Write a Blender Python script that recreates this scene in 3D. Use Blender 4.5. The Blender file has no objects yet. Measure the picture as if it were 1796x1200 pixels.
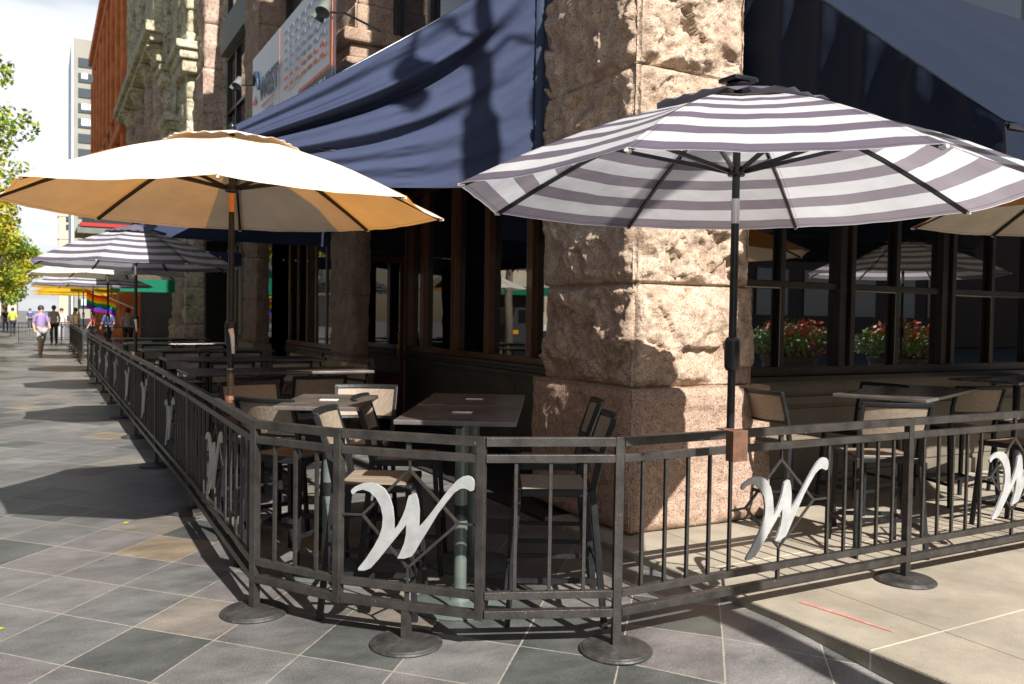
import bpy, math, random
from mathutils import Vector, Matrix, noise
R=math.radians
random.seed(7)
S=bpy.context.scene
COL=S.collection
# ------------------------------------------------------------------ camera
cam_d=bpy.data.cameras.new('camera'); cam=bpy.data.objects.new('camera',cam_d); COL.objects.link(cam); S.camera=cam
cam_d.sensor_width=36; cam_d.lens=1480/1796*36; cam_d.clip_end=3000; cam_d.clip_start=.05
p_,r_,y_=R(-1.65),R(.9),R(29.1)
fw=Vector((math.sin(y_)*math.cos(p_),math.cos(y_)*math.cos(p_),math.sin(p_)))
rt=Vector((math.cos(y_),-math.sin(y_),0)); up=rt.cross(fw)
rt2=rt*math.cos(r_)+up*math.sin(r_); up2=-rt*math.sin(r_)+up*math.cos(r_)
M=Matrix((rt2,up2,-fw)).transposed().to_4x4(); M.translation=Vector((0,0,1.6)); cam.matrix_world=M
cam_d.dof.use_dof=True; cam_d.dof.focus_distance=4.3; cam_d.dof.aperture_fstop=4.5
# ------------------------------------------------------------------ world + sun
SD=Vector((-.055,1.2,-1)).normalized()      # way the light travels
W=bpy.data.worlds.new('World'); S.world=W; W.use_nodes=True
nt=W.node_tree; nt.nodes.clear()
def N(nt,t,**k):
    n=nt.nodes.new(t)
    for a,b in k.items():
        if a in n.inputs.keys() if hasattr(n.inputs,'keys') else False: n.inputs[a].default_value=b
        else: setattr(n,a,b)
    return n
out=N(nt,'ShaderNodeOutputWorld'); bg=N(nt,'ShaderNodeBackground'); bg.inputs['Strength'].default_value=.05
sky=N(nt,'ShaderNodeTexSky'); sky.sky_type='NISHITA'; sky.sun_disc=False
sky.sun_elevation=math.asin(-SD.z); sky.sun_rotation=math.atan2(-SD.x,-SD.y); sky.air_density=1.1; sky.dust_density=1.5
tc=N(nt,'ShaderNodeTexCoord'); mp=N(nt,'ShaderNodeMapping'); mp.inputs['Scale'].default_value=(1,1,4.5)
nz=N(nt,'ShaderNodeTexNoise'); nz.inputs['Scale'].default_value=2.2; nz.inputs['Detail'].default_value=8; nz.inputs['Roughness'].default_value=.55
cr=N(nt,'ShaderNodeValToRGB'); cr.color_ramp.elements[0].position=.24; cr.color_ramp.elements[1].position=.50
mx=N(nt,'ShaderNodeMix',data_type='RGBA'); mx.inputs['B'].default_value=(11.2,11.6,12.2,1)
L=nt.links.new
L(tc.outputs['Generated'],mp.inputs['Vector']); L(mp.outputs['Vector'],nz.inputs['Vector']); L(nz.outputs['Fac'],cr.inputs['Fac'])
sx=N(nt,'ShaderNodeSeparateXYZ'); L(tc.outputs['Generated'],sx.inputs[0])
mz=N(nt,'ShaderNodeMapRange'); mz.inputs['From Min'].default_value=.28; mz.inputs['From Max'].default_value=.42; mz.inputs['To Min'].default_value=1; mz.inputs['To Max'].default_value=0; L(sx.outputs['Z'],mz.inputs['Value'])
mm=N(nt,'ShaderNodeMath',operation='MULTIPLY'); L(cr.outputs['Color'],mm.inputs[0]); L(mz.outputs['Result'],mm.inputs[1])
my=N(nt,'ShaderNodeMapRange'); my.inputs['From Min'].default_value=.2; my.inputs['From Max'].default_value=.8; my.inputs['To Min'].default_value=.12; L(sx.outputs['Y'],my.inputs['Value'])
m3=N(nt,'ShaderNodeMath',operation='MULTIPLY'); L(mm.outputs[0],m3.inputs[0]); L(my.outputs['Result'],m3.inputs[1]); L(m3.outputs[0],mx.inputs['Factor']); L(sky.outputs['Color'],mx.inputs['A']); L(mx.outputs['Result'],bg.inputs['Color']); L(bg.outputs['Background'],out.inputs['Surface'])
sl=bpy.data.lights.new('sun','SUN'); sl.energy=5; sl.angle=R(.5); sl.color=(1,.95,.885)
so=bpy.data.objects.new('sun',sl); COL.objects.link(so); so.rotation_euler=SD.to_track_quat('-Z','Y').to_euler()
S.view_settings.view_transform='Standard'; S.view_settings.look='None'; S.view_settings.exposure=.88; S.view_settings.gamma=1
# ------------------------------------------------------------------ materials
MATS={}
def pmat(name,c1,c2=None,scale=6,rough=.6,metal=0,bump=0,bscale=60,spec=.5,detail=6,c3=None,speck=0,speckc=(.05,.04,.03),speckscale=120,ramp=(.35,.65),coord='Object',stretch=None,coat=0):
    m=bpy.data.materials.new(name); m.use_nodes=True; nt=m.node_tree; b=nt.nodes['Principled BSDF']; L=nt.links.new
    b.inputs['Roughness'].default_value=rough; b.inputs['Metallic'].default_value=metal; b.inputs['Specular IOR Level'].default_value=spec
    b.inputs['Coat Weight'].default_value=coat
    tc=N(nt,'ShaderNodeTexCoord'); vec=tc.outputs[coord]
    if stretch:
        mp=N(nt,'ShaderNodeMapping'); mp.inputs['Scale'].default_value=stretch; L(vec,mp.inputs['Vector']); vec=mp.outputs['Vector']
    col=None
    if c2:
        n=N(nt,'ShaderNodeTexNoise'); n.inputs['Scale'].default_value=scale; n.inputs['Detail'].default_value=detail; n.inputs['Roughness'].default_value=.6
        L(vec,n.inputs['Vector']); r=N(nt,'ShaderNodeValToRGB'); e=r.color_ramp.elements
        e[0].position=ramp[0]; e[1].position=ramp[1]; e[0].color=(*c1,1); e[1].color=(*c2,1)
        if c3: x=e.new(.5*(ramp[0]+ramp[1])); x.color=(*c3,1)
        L(n.outputs['Fac'],r.inputs['Fac']); col=r.outputs['Color']
        mr=N(nt,'ShaderNodeMapRange'); mr.inputs['To Min'].default_value=max(.02,rough-.12); mr.inputs['To Max'].default_value=min(1,rough+.12)
        L(n.outputs['Fac'],mr.inputs['Value']); L(mr.outputs['Result'],b.inputs['Roughness'])
    if speck:
        n=N(nt,'ShaderNodeTexNoise'); n.inputs['Scale'].default_value=speckscale; n.inputs['Detail'].default_value=3; L(vec,n.inputs['Vector'])
        r=N(nt,'ShaderNodeValToRGB'); e=r.color_ramp.elements; e[0].position=.36; e[1].position=.5; e[0].color=(speck,)*3+(1,); e[1].color=(0,0,0,1)
        L(n.outputs['Fac'],r.inputs['Fac']); x=N(nt,'ShaderNodeMix',data_type='RGBA'); L(r.outputs['Color'],x.inputs['Factor'])
        if col: L(col,x.inputs['A'])
        else: x.inputs['A'].default_value=(*c1,1)
        x.inputs['B'].default_value=(*speckc,1); col=x.outputs['Result']
    if col: L(col,b.inputs['Base Color'])
    else: b.inputs['Base Color'].default_value=(*c1,1)
    if bump:
        n=N(nt,'ShaderNodeTexNoise'); n.inputs['Scale'].default_value=bscale; n.inputs['Detail'].default_value=5; L(vec,n.inputs['Vector'])
        bp=N(nt,'ShaderNodeBump'); bp.inputs['Strength'].default_value=bump; bp.inputs['Distance'].default_value=.01
        L(n.outputs['Fac'],bp.inputs['Height']); L(bp.outputs['Normal'],b.inputs['Normal'])
    MATS[name]=m; return m
pmat('painted_iron',(.028,.025,.023),(.055,.050,.046),scale=9,rough=.42,metal=.25,speck=.5,speckc=(.32,.30,.28),speckscale=70,bump=.25,bscale=90)
MATS['painted_iron'].node_tree.nodes['Color Ramp.001'].color_ramp.elements[0].position=.24
MATS['painted_iron'].node_tree.nodes['Color Ramp.001'].color_ramp.elements[1].position=.30
pmat('cast_iron',(.028,.028,.03),(.07,.067,.062),scale=7,rough=.5,metal=.3,bump=.3,bscale=30,speck=.25,speckc=(.20,.18,.15),speckscale=18)
pmat('silver_plate',(.33,.34,.34),(.42,.43,.43),scale=14,rough=.45,metal=.15,bump=.1,bscale=50)
pmat('black_metal',(.010,.010,.012),(.022,.022,.025),scale=15,rough=.32,metal=.2)
pmat('chair_black',(.010,.011,.013),(.018,.019,.022),scale=15,rough=.45,metal=0,spec=.3)
pmat('pole_brown',(.05,.03,.02),(.09,.055,.04),scale=9,rough=.3,metal=.6)
pmat('copper',(.55,.27,.16),(.65,.35,.22),scale=9,rough=.3,metal=.8)
pmat('rust',(.10,.045,.025),(.16,.08,.045),scale=14,rough=.7,bump=.3)
pmat('silver',(.55,.55,.55),None,rough=.3,metal=.8)
pmat('white_plastic',(.75,.72,.68),None,rough=.4)
pmat('slat',(.20,.16,.12),(.28,.225,.17),scale=18,rough=.55,stretch=(1,12,1),bump=.12,bscale=40)
pmat('table_top',(.11,.095,.088),(.20,.175,.16),scale=5,rough=.3,metal=.35,detail=8,bump=.06,bscale=20)
pmat('table_column',(.12,.15,.135),(.17,.20,.18),scale=10,rough=.35,metal=.3)
pmat('granite_lower',(.33,.215,.155),(.47,.35,.27),scale=22,rough=.85,c3=(.40,.28,.21),speck=.8,speckc=(.10,.06,.04),speckscale=95,bump=.7,bscale=70,coord='Object')
pmat('granite_rock',(.34,.24,.17),(.60,.47,.36),scale=7,rough=.85,c3=(.47,.355,.265),speck=.75,speckc=(.13,.085,.055),speckscale=85,bump=.9,bscale=45,detail=9)
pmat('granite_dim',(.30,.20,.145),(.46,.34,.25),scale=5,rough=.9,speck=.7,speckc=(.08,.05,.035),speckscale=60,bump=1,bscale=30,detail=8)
pmat('olive_stone',(.30,.27,.18),(.66,.61,.46),scale=1.6,rough=.9,c3=(.50,.46,.32),bump=1,bscale=9,detail=9,speck=.6,speckc=(.10,.09,.06),speckscale=9)
pmat('pink_stone',(.32,.22,.17),(.56,.42,.34),scale=2.2,rough=.9,bump=1,bscale=9,detail=9,speck=.6,speckc=(.12,.08,.06),speckscale=12)
pmat('grey_trim',(.09,.105,.09),(.15,.165,.145),scale=3,rough=.6)
pmat('red_sandstone',(.46,.12,.030),(.70,.24,.07),scale=1.1,rough=.9,detail=9,bump=.8,bscale=5,c3=(.60,.17,.045))
pmat('tower_concrete',(.25,.24,.21),(.30,.29,.255),scale=.2,rough=.9)
pmat('tower_glass',(.04,.055,.065),None,rough=.1,spec=1)
pmat('blind',(.50,.56,.60),None,rough=.5)
pmat('wood_brown',(.13,.045,.016),(.22,.085,.032),scale=6,rough=.4,stretch=(8,8,1),coat=.2)
pmat('wall_green',(.085,.072,.056),(.12,.102,.082),scale=3,rough=.55,bump=.1)
pmat('cream_panel',(.42,.37,.28),(.50,.44,.34),scale=3,rough=.6,bump=.1)
pmat('dark_frame',(.018,.014,.012),(.035,.028,.024),scale=5,rough=.4)
pmat('door_red',(.10,.015,.012),(.14,.022,.018),scale=5,rough=.4)
pmat('brass',(.55,.38,.10),None,rough=.3,metal=.9)
pmat('interior',(.012,.010,.009),(.02,.018,.015),scale=3,rough=.9)
pmat('sidewalk_joint',(.16,.14,.11),None,rough=.9)
pmat('red_paint',(.75,.10,.08),(.62,.30,.24),scale=30,rough=.8)
pmat('banner_white',(.84,.85,.86),(.88,.89,.90),scale=3,rough=.5)
pmat('navy_ink',(.012,.035,.08),None,rough=.5)
pmat('orange_ink',(.80,.18,.03),None,rough=.5)
pmat('pale_ink',(.35,.40,.50),None,rough=.5)
pmat('bark',(.10,.08,.06),(.2,.16,.12),scale=6,rough=.95,bump=1,bscale=20,stretch=(1,1,.2))
pmat('sign_black',(.012,.012,.012),None,rough=.4)
pmat('sign_red',(.35,.02,.02),None,rough=.4)
pmat('bench_wood',(.30,.20,.11),(.42,.30,.18),scale=8,rough=.6,stretch=(1,8,1))
pmat('bench_arm',(.30,.07,.03),None,rough=.4)
pmat('skin',(.50,.30,.22),None,rough=.5)
pmat('hair_dark',(.03,.02,.015),None,rough=.6)
pmat('lamp_green',(.02,.05,.04),None,rough=.4,metal=.3)
pmat('planter',(.04,.035,.03),(.06,.055,.05),rough=.8)
for n,c in dict(cloth_purple=(.30,.22,.45),cloth_grey=(.35,.35,.36),cloth_white=(.75,.75,.74),cloth_black=(.02,.02,.025),cloth_red=(.60,.06,.06),cloth_blue=(.06,.10,.28),cloth_lime=(.5,.65,.05),car_black=(.02,.02,.022)).items(): pmat(n,c,tuple(x*.8 for x in c),scale=4,rough=.8)
def glass(name,c=(.006,.007,.008),ior=1.85):
    m=pmat(name,c,None,rough=.015); b=m.node_tree.nodes['Principled BSDF']; b.inputs['IOR'].default_value=ior; b.inputs['Roughness'].default_value=.012; return m
glass('window_glass',ior=3.0)
glass('side_glass',ior=3.4)
pmat('asphalt',(.04,.04,.042),(.06,.06,.06),scale=8,rough=.9)
pmat('dark_brick',(.05,.035,.03),(.08,.055,.045),scale=4,rough=.9)
pmat('wall_cream_shaded',(.12,.105,.08),(.16,.14,.105),scale=3,rough=.6,bump=.1)  # cream wall colour lowered to paint in the shade under the awning
glass('upper_glass',(.02,.025,.03),1.7)
def fabric(name,c,trans,fac=.45,stripe=None,weave=True,wear=0,seam=False):
    m=bpy.data.materials.new(name); m.use_nodes=True; nt=m.node_tree; L=nt.links.new; b=nt.nodes['Principled BSDF']; o=nt.nodes['Material Output']
    b.inputs['Roughness'].default_value=.85; b.inputs['Specular IOR Level'].default_value=.2
    tr=N(nt,'ShaderNodeBsdfTranslucent'); ms=N(nt,'ShaderNodeMixShader'); ms.inputs['Fac'].default_value=fac
    L(b.outputs[0],ms.inputs[1]); L(tr.outputs[0],ms.inputs[2]); L(ms.outputs[0],o.inputs['Surface'])
    tc=N(nt,'ShaderNodeTexCoord')
    if stripe:
        s=N(nt,'ShaderNodeSeparateXYZ'); L(tc.outputs['UV'],s.inputs[0])
        a=N(nt,'ShaderNodeMath',operation='MULTIPLY'); a.inputs[1].default_value=stripe[0]; L(s.outputs['Y'],a.inputs[0])
        f=N(nt,'ShaderNodeMath',operation='FRACT'); L(a.outputs[0],f.inputs[0])
        g=N(nt,'ShaderNodeMath',operation='GREATER_THAN'); g.inputs[1].default_value=.54; L(f.outputs[0],g.inputs[0])
        for dst,cc in ((b.inputs['Base Color'],(c,stripe[1])),(tr.inputs['Color'],(trans,stripe[2]))):
            x=N(nt,'ShaderNodeMix',data_type='RGBA'); x.inputs['A'].default_value=(*cc[0],1); x.inputs['B'].default_value=(*cc[1],1); L(g.outputs[0],x.inputs['Factor']); L(x.outputs['Result'],dst)
    else:
        n=N(nt,'ShaderNodeTexNoise'); n.inputs['Scale'].default_value=2.5; n.inputs['Detail'].default_value=6; L(tc.outputs['Object'],n.inputs['Vector'])
        x=N(nt,'ShaderNodeMix',data_type='RGBA'); x.inputs['A'].default_value=(*[v*(1-wear-.06) for v in c],1); x.inputs['B'].default_value=(*[min(1,v*(1+wear+.06)) for v in c],1)
        L(n.outputs['Fac'],x.inputs['Factor']); L(x.outputs['Result'],b.inputs['Base Color']); tr.inputs['Color'].default_value=(*trans,1)
    if seam:
        s=N(nt,'ShaderNodeSeparateXYZ'); L(tc.outputs['UV'],s.inputs[0])
        pp=N(nt,'ShaderNodeMath',operation='PINGPONG'); pp.inputs[1].default_value=.5; L(s.outputs['X'],pp.inputs[0])
        t1_=N(nt,'ShaderNodeMath',operation='MULTIPLY'); L(pp.outputs[0],t1_.inputs[0]); L(s.outputs['Y'],t1_.inputs[1])
        l1=N(nt,'ShaderNodeMath',operation='COMPARE'); l1.inputs[1].default_value=.020; l1.inputs[2].default_value=.0022; L(t1_.outputs[0],l1.inputs[0])
        l2=N(nt,'ShaderNodeMath',operation='COMPARE'); l2.inputs[1].default_value=.982; l2.inputs[2].default_value=.002; L(s.outputs['Y'],l2.inputs[0])
        mx_=N(nt,'ShaderNodeMath',operation='MAXIMUM'); L(l1.outputs[0],mx_.inputs[0]); L(l2.outputs[0],mx_.inputs[1])
        dn=N(nt,'ShaderNodeTexNoise'); dn.inputs['Scale'].default_value=3.5; dn.inputs['Detail'].default_value=7; L(tc.outputs['Object'],dn.inputs['Vector'])
        dr=N(nt,'ShaderNodeMapRange'); dr.inputs['From Min'].default_value=.35; dr.inputs['From Max'].default_value=.7; dr.inputs['To Min'].default_value=1.0; dr.inputs['To Max'].default_value=.84; L(dn.outputs['Fac'],dr.inputs['Value'])
        sc=N(nt,'ShaderNodeMath',operation='MULTIPLY_ADD'); L(mx_.outputs[0],sc.inputs[0]); sc.inputs[1].default_value=-.35; L(dr.outputs[0],sc.inputs[2])
        for dst in (b.inputs['Base Color'],tr.inputs['Color']):
            v=N(nt,'ShaderNodeVectorMath',operation='SCALE'); L(sc.outputs[0],v.inputs['Scale'])
            if dst.links: L(dst.links[0].from_socket,v.inputs[0])
            else: v.inputs[0].default_value=tuple(dst.default_value)[:3]
            L(v.outputs[0],dst)
    n=N(nt,'ShaderNodeTexNoise'); n.inputs['Scale'].default_value=9; n.inputs['Detail'].default_value=5; L(tc.outputs['Object'],n.inputs['Vector'])
    bp=N(nt,'ShaderNodeBump'); bp.inputs['Strength'].default_value=.35; bp.inputs['Distance'].default_value=.015; L(n.outputs['Fac'],bp.inputs['Height'])
    L(bp.outputs['Normal'],b.inputs['Normal']); L(bp.outputs['Normal'],tr.inputs['Normal'])
    MATS[name]=m; return m
fabric('striped_cloth',(.80,.80,.82),(.85,.85,.88),.5,stripe=(7.02,(.18,.155,.21),(.37,.33,.36)),seam=True)
fabric('tan_cloth',(.92,.82,.69),(.92,.37,.02),.31,seam=True)
fabric('tan_vent',(.85,.76,.66),(.9,.5,.2),.08)
fabric('vent_grey',(.16,.14,.19),(.1,.1,.12),.25)
fabric('cream_cloth',(.80,.75,.66),(.6,.5,.35),.3,seam=True)
fabric('yellow_cloth',(.80,.48,.03),(.85,.5,.02),.5)
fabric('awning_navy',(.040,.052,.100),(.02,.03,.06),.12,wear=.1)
fabric('awning_shaded',(.008,.014,.030),(.004,.006,.012),.04,wear=.15)  # navy cloth darkened so the right awning carries its shade in colour
fabric('awning_green',(.01,.18,.10),(.01,.15,.08),.3)
fabric('vent_navy',(.05,.07,.12),(.02,.02,.04),.15)
# granite paving, tiles set on the diagonal
def paving():
    m=bpy.data.materials.new('granite_paving'); m.use_nodes=True; nt=m.node_tree; L=nt.links.new; b=nt.nodes['Principled BSDF']
    g=N(nt,'ShaderNodeNewGeometry'); s=N(nt,'ShaderNodeSeparateXYZ'); L(g.outputs['Position'],s.inputs[0])
    def mth(op,a,b_=None,c=None):
        n=N(nt,'ShaderNodeMath',operation=op)
        for i,v in enumerate((a,b_,c)):
            if v is None: continue
            if isinstance(v,(int,float)): n.inputs[i].default_value=v
            else: L(v,n.inputs[i])
        return n.outputs[0]
    nw=N(nt,'ShaderNodeTexNoise'); nw.inputs['Scale'].default_value=1.1; L(g.outputs['Position'],nw.inputs['Vector'])
    wob=mth('MULTIPLY',mth('SUBTRACT',nw.outputs['Fac'],.5),.03)
    a=mth('DIVIDE',mth('SUBTRACT',mth('ADD',s.outputs['X'],wob),.08),.65); c=mth('DIVIDE',mth('SUBTRACT',s.outputs['Y'],5.734),.735)
    u=mth('ADD',a,c); v=mth('SUBTRACT',a,c)
    cmb=N(nt,'ShaderNodeCombineXYZ'); L(mth('FLOOR',u),cmb.inputs[0]); L(mth('FLOOR',v),cmb.inputs[1])
    wn=N(nt,'ShaderNodeTexWhiteNoise'); wn.noise_dimensions='2D'; L(cmb.outputs[0],wn.inputs['Vector'])
    r=N(nt,'ShaderNodeValToRGB'); r.color_ramp.interpolation='CONSTANT'; e=r.color_ramp.elements
    pal=[(0,(.088,.093,.088)),(.14,(.145,.147,.142)),(.34,(.178,.172,.165)),(.52,(.168,.156,.152)),(.66,(.145,.142,.138)),(.86,(.195,.175,.15)),(.95,(.24,.195,.135))]
    e[0].position=0; e[0].color=(*pal[0][1],1); e[1].position=pal[1][0]; e[1].color=(*pal[1][1],1)
    for p,cc in pal[2:]: x=e.new(p); x.color=(*cc,1)
    L(wn.outputs['Value'],r.inputs['Fac'])
    # mottling with grain along one tile axis
    mp=N(nt,'ShaderNodeMapping'); mp.inputs['Rotation'].default_value=(0,0,R(48)); mp.inputs['Scale'].default_value=(1,1.7,1); L(g.outputs['Position'],mp.inputs['Vector'])
    n1=N(nt,'ShaderNodeTexNoise'); n1.inputs['Scale'].default_value=3.0; n1.inputs['Detail'].default_value=9; n1.inputs['Roughness'].default_value=.65; L(mp.outputs[0],n1.inputs['Vector'])
    n2=N(nt,'ShaderNodeTexNoise'); n2.inputs['Scale'].default_value=110; n2.inputs['Detail'].default_value=3; L(g.outputs['Position'],n2.inputs['Vector'])
    mr=N(nt,'ShaderNodeMapRange'); mr.inputs['From Min'].default_value=.3; mr.inputs['From Max'].default_value=.7; mr.inputs['To Min'].default_value=.66; mr.inputs['To Max'].default_value=1.42; L(n1.outputs['Fac'],mr.inputs['Value'])
    mr2=N(nt,'ShaderNodeMapRange'); mr2.inputs['From Min'].default_value=.3; mr2.inputs['From Max'].default_value=.7; mr2.inputs['To Min'].default_value=.72; mr2.inputs['To Max'].default_value=1.25; L(n2.outputs['Fac'],mr2.inputs['Value'])
    ml=N(nt,'ShaderNodeVectorMath',operation='SCALE'); L(r.outputs['Color'],ml.inputs[0]); L(mth('MULTIPLY',mr.outputs[0],mr2.outputs[0]),ml.inputs['Scale'])
    fu=mth('ABSOLUTE',mth('SUBTRACT',mth('FRACT',u),.5)); fv=mth('ABSOLUTE',mth('SUBTRACT',mth('FRACT',v),.5))
    n3=N(nt,'ShaderNodeTexNoise'); n3.inputs['Scale'].default_value=25; L(g.outputs['Position'],n3.inputs['Vector'])
    edge=mth('SUBTRACT',.5,mth('MULTIPLY',n3.outputs['Fac'],.016))
    gr=mth('GREATER_THAN',mth('MAXIMUM',fu,fv),edge)
    x=N(nt,'ShaderNodeMix',data_type='RGBA'); L(gr,x.inputs['Factor']); L(ml.outputs[0],x.inputs['A']); x.inputs['B'].default_value=(.36,.33,.275,1)
    # large dirt stains
    n4=N(nt,'ShaderNodeTexNoise'); n4.inputs['Scale'].default_value=.6; n4.inputs['Detail'].default_value=6; L(g.outputs['Position'],n4.inputs['Vector'])
    mr4=N(nt,'ShaderNodeMapRange'); mr4.inputs['From Min'].default_value=.35; mr4.inputs['From Max'].default_value=.65; mr4.inputs['To Min'].default_value=.66; mr4.inputs['To Max'].default_value=1.05; L(n4.outputs['Fac'],mr4.inputs['Value'])
    m2=N(nt,'ShaderNodeVectorMath',operation='SCALE'); L(x.outputs['Result'],m2.inputs[0]); L(mr4.outputs[0],m2.inputs['Scale'])
    # gum spots and dark blots
    vo=N(nt,'ShaderNodeTexVoronoi'); vo.inputs['Scale'].default_value=2.6; L(g.outputs['Position'],vo.inputs['Vector'])
    wn2=N(nt,'ShaderNodeMath',operation='MULTIPLY'); sc2=N(nt,'ShaderNodeSeparateColor'); L(vo.outputs['Color'],sc2.inputs[0]); L(sc2.outputs[0],wn2.inputs[0]); wn2.inputs[1].default_value=.055
    lt=mth('LESS_THAN',vo.outputs['Distance'],wn2.outputs[0]); gt=mth('GREATER_THAN',sc2.outputs[1],.45)
    xg=N(nt,'ShaderNodeMix',data_type='RGBA'); L(mth('MULTIPLY',mth('MULTIPLY',lt,gt),.55),xg.inputs['Factor']); L(m2.outputs[0],xg.inputs['A']); xg.inputs['B'].default_value=(.06,.055,.05,1)
    L(xg.outputs['Result'],b.inputs['Base Color'])
    mr5=N(nt,'ShaderNodeMapRange'); mr5.inputs['To Min'].default_value=.32; mr5.inputs['To Max'].default_value=.6; L(n1.outputs['Fac'],mr5.inputs['Value']); L(mr5.outputs[0],b.inputs['Roughness'])
    bp=N(nt,'ShaderNodeBump'); bp.inputs['Strength'].default_value=.35; bp.inputs['Distance'].default_value=.006
    h=mth('ADD',mth('MULTIPLY',gr,-.8),mth('ADD',mth('MULTIPLY',n2.outputs['Fac'],.5),n1.outputs['Fac'])); L(h,bp.inputs['Height']); L(bp.outputs[0],b.inputs['Normal'])
    MATS['paving']=m
paving()
def concrete():
    m=pmat('concrete',(.32,.28,.215),(.42,.37,.29),scale=2.2,rough=.85,detail=9,c3=(.37,.325,.255),speck=.5,speckc=(.22,.19,.15),speckscale=160,bump=.35,bscale=140)
    nt=m.node_tree; L=nt.links.new; b=nt.nodes['Principled BSDF']
    g=N(nt,'ShaderNodeNewGeometry'); s=N(nt,'ShaderNodeSeparateXYZ'); L(g.outputs['Position'],s.inputs[0])
    # saw-cut joints: along Y at x=4.0, 6.4..; along X at y=2.68, 5.1..
    def joint(out,off,per,w):
        a=N(nt,'ShaderNodeMath',operation='SUBTRACT'); a.inputs[1].default_value=off; L(out,a.inputs[0])
        d=N(nt,'ShaderNodeMath',operation='PINGPONG'); d.inputs[1].default_value=per/2; L(a.outputs[0],d.inputs[0])
        l=N(nt,'ShaderNodeMath',operation='LESS_THAN'); l.inputs[1].default_value=w; L(d.outputs[0],l.inputs[0]); return l.outputs[0]
    j1=joint(s.outputs['X'],3.98,1.9,.0035); j2=joint(s.outputs['Y'],2.62,1.35,.006)
    x=N(nt,'ShaderNodeMix',data_type='RGBA'); old=b.inputs['Base Color'].links[0].from_socket
    L(j1,x.inputs['Factor']); L(old,x.inputs['A']); x.inputs['B'].default_value=(.10,.08,.05,1)
    x2=N(nt,'ShaderNodeMix',data_type='RGBA'); L(j2,x2.inputs['Factor']); L(x.outputs['Result'],x2.inputs['A']); x2.inputs['B'].default_value=(.62,.56,.44,1)
    n4=N(nt,'ShaderNodeTexNoise'); n4.inputs['Scale'].default_value=1.3; n4.inputs['Detail'].default_value=8; n4.inputs['Roughness'].default_value=.7; L(g.outputs['Position'],n4.inputs['Vector'])
    mr4=N(nt,'ShaderNodeMapRange'); mr4.inputs['From Min'].default_value=.35; mr4.inputs['From Max'].default_value=.66; mr4.inputs['To Min'].default_value=.72; mr4.inputs['To Max'].default_value=1.08; L(n4.outputs['Fac'],mr4.inputs['Value'])
    v=N(nt,'ShaderNodeVectorMath',operation='SCALE'); L(x2.outputs['Result'],v.inputs[0]); L(mr4.outputs[0],v.inputs['Scale'])
    vo=N(nt,'ShaderNodeTexVoronoi'); vo.inputs['Scale'].default_value=4.5; L(g.outputs['Position'],vo.inputs['Vector'])
    sc2=N(nt,'ShaderNodeSeparateColor'); L(vo.outputs['Color'],sc2.inputs[0]); w2=N(nt,'ShaderNodeMath',operation='MULTIPLY'); L(sc2.outputs[0],w2.inputs[0]); w2.inputs[1].default_value=.05
    lt=N(nt,'ShaderNodeMath',operation='LESS_THAN'); L(vo.outputs['Distance'],lt.inputs[0]); L(w2.outputs[0],lt.inputs[1]); l3=N(nt,'ShaderNodeMath',operation='MULTIPLY'); L(lt.outputs[0],l3.inputs[0]); l3.inputs[1].default_value=.5
    x3=N(nt,'ShaderNodeMix',data_type='RGBA'); L(l3.outputs[0],x3.inputs['Factor']); L(v.outputs[0],x3.inputs['A']); x3.inputs['B'].default_value=(.10,.08,.06,1)
    L(x3.outputs['Result'],b.inputs['Base Color'])
concrete()
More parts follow.
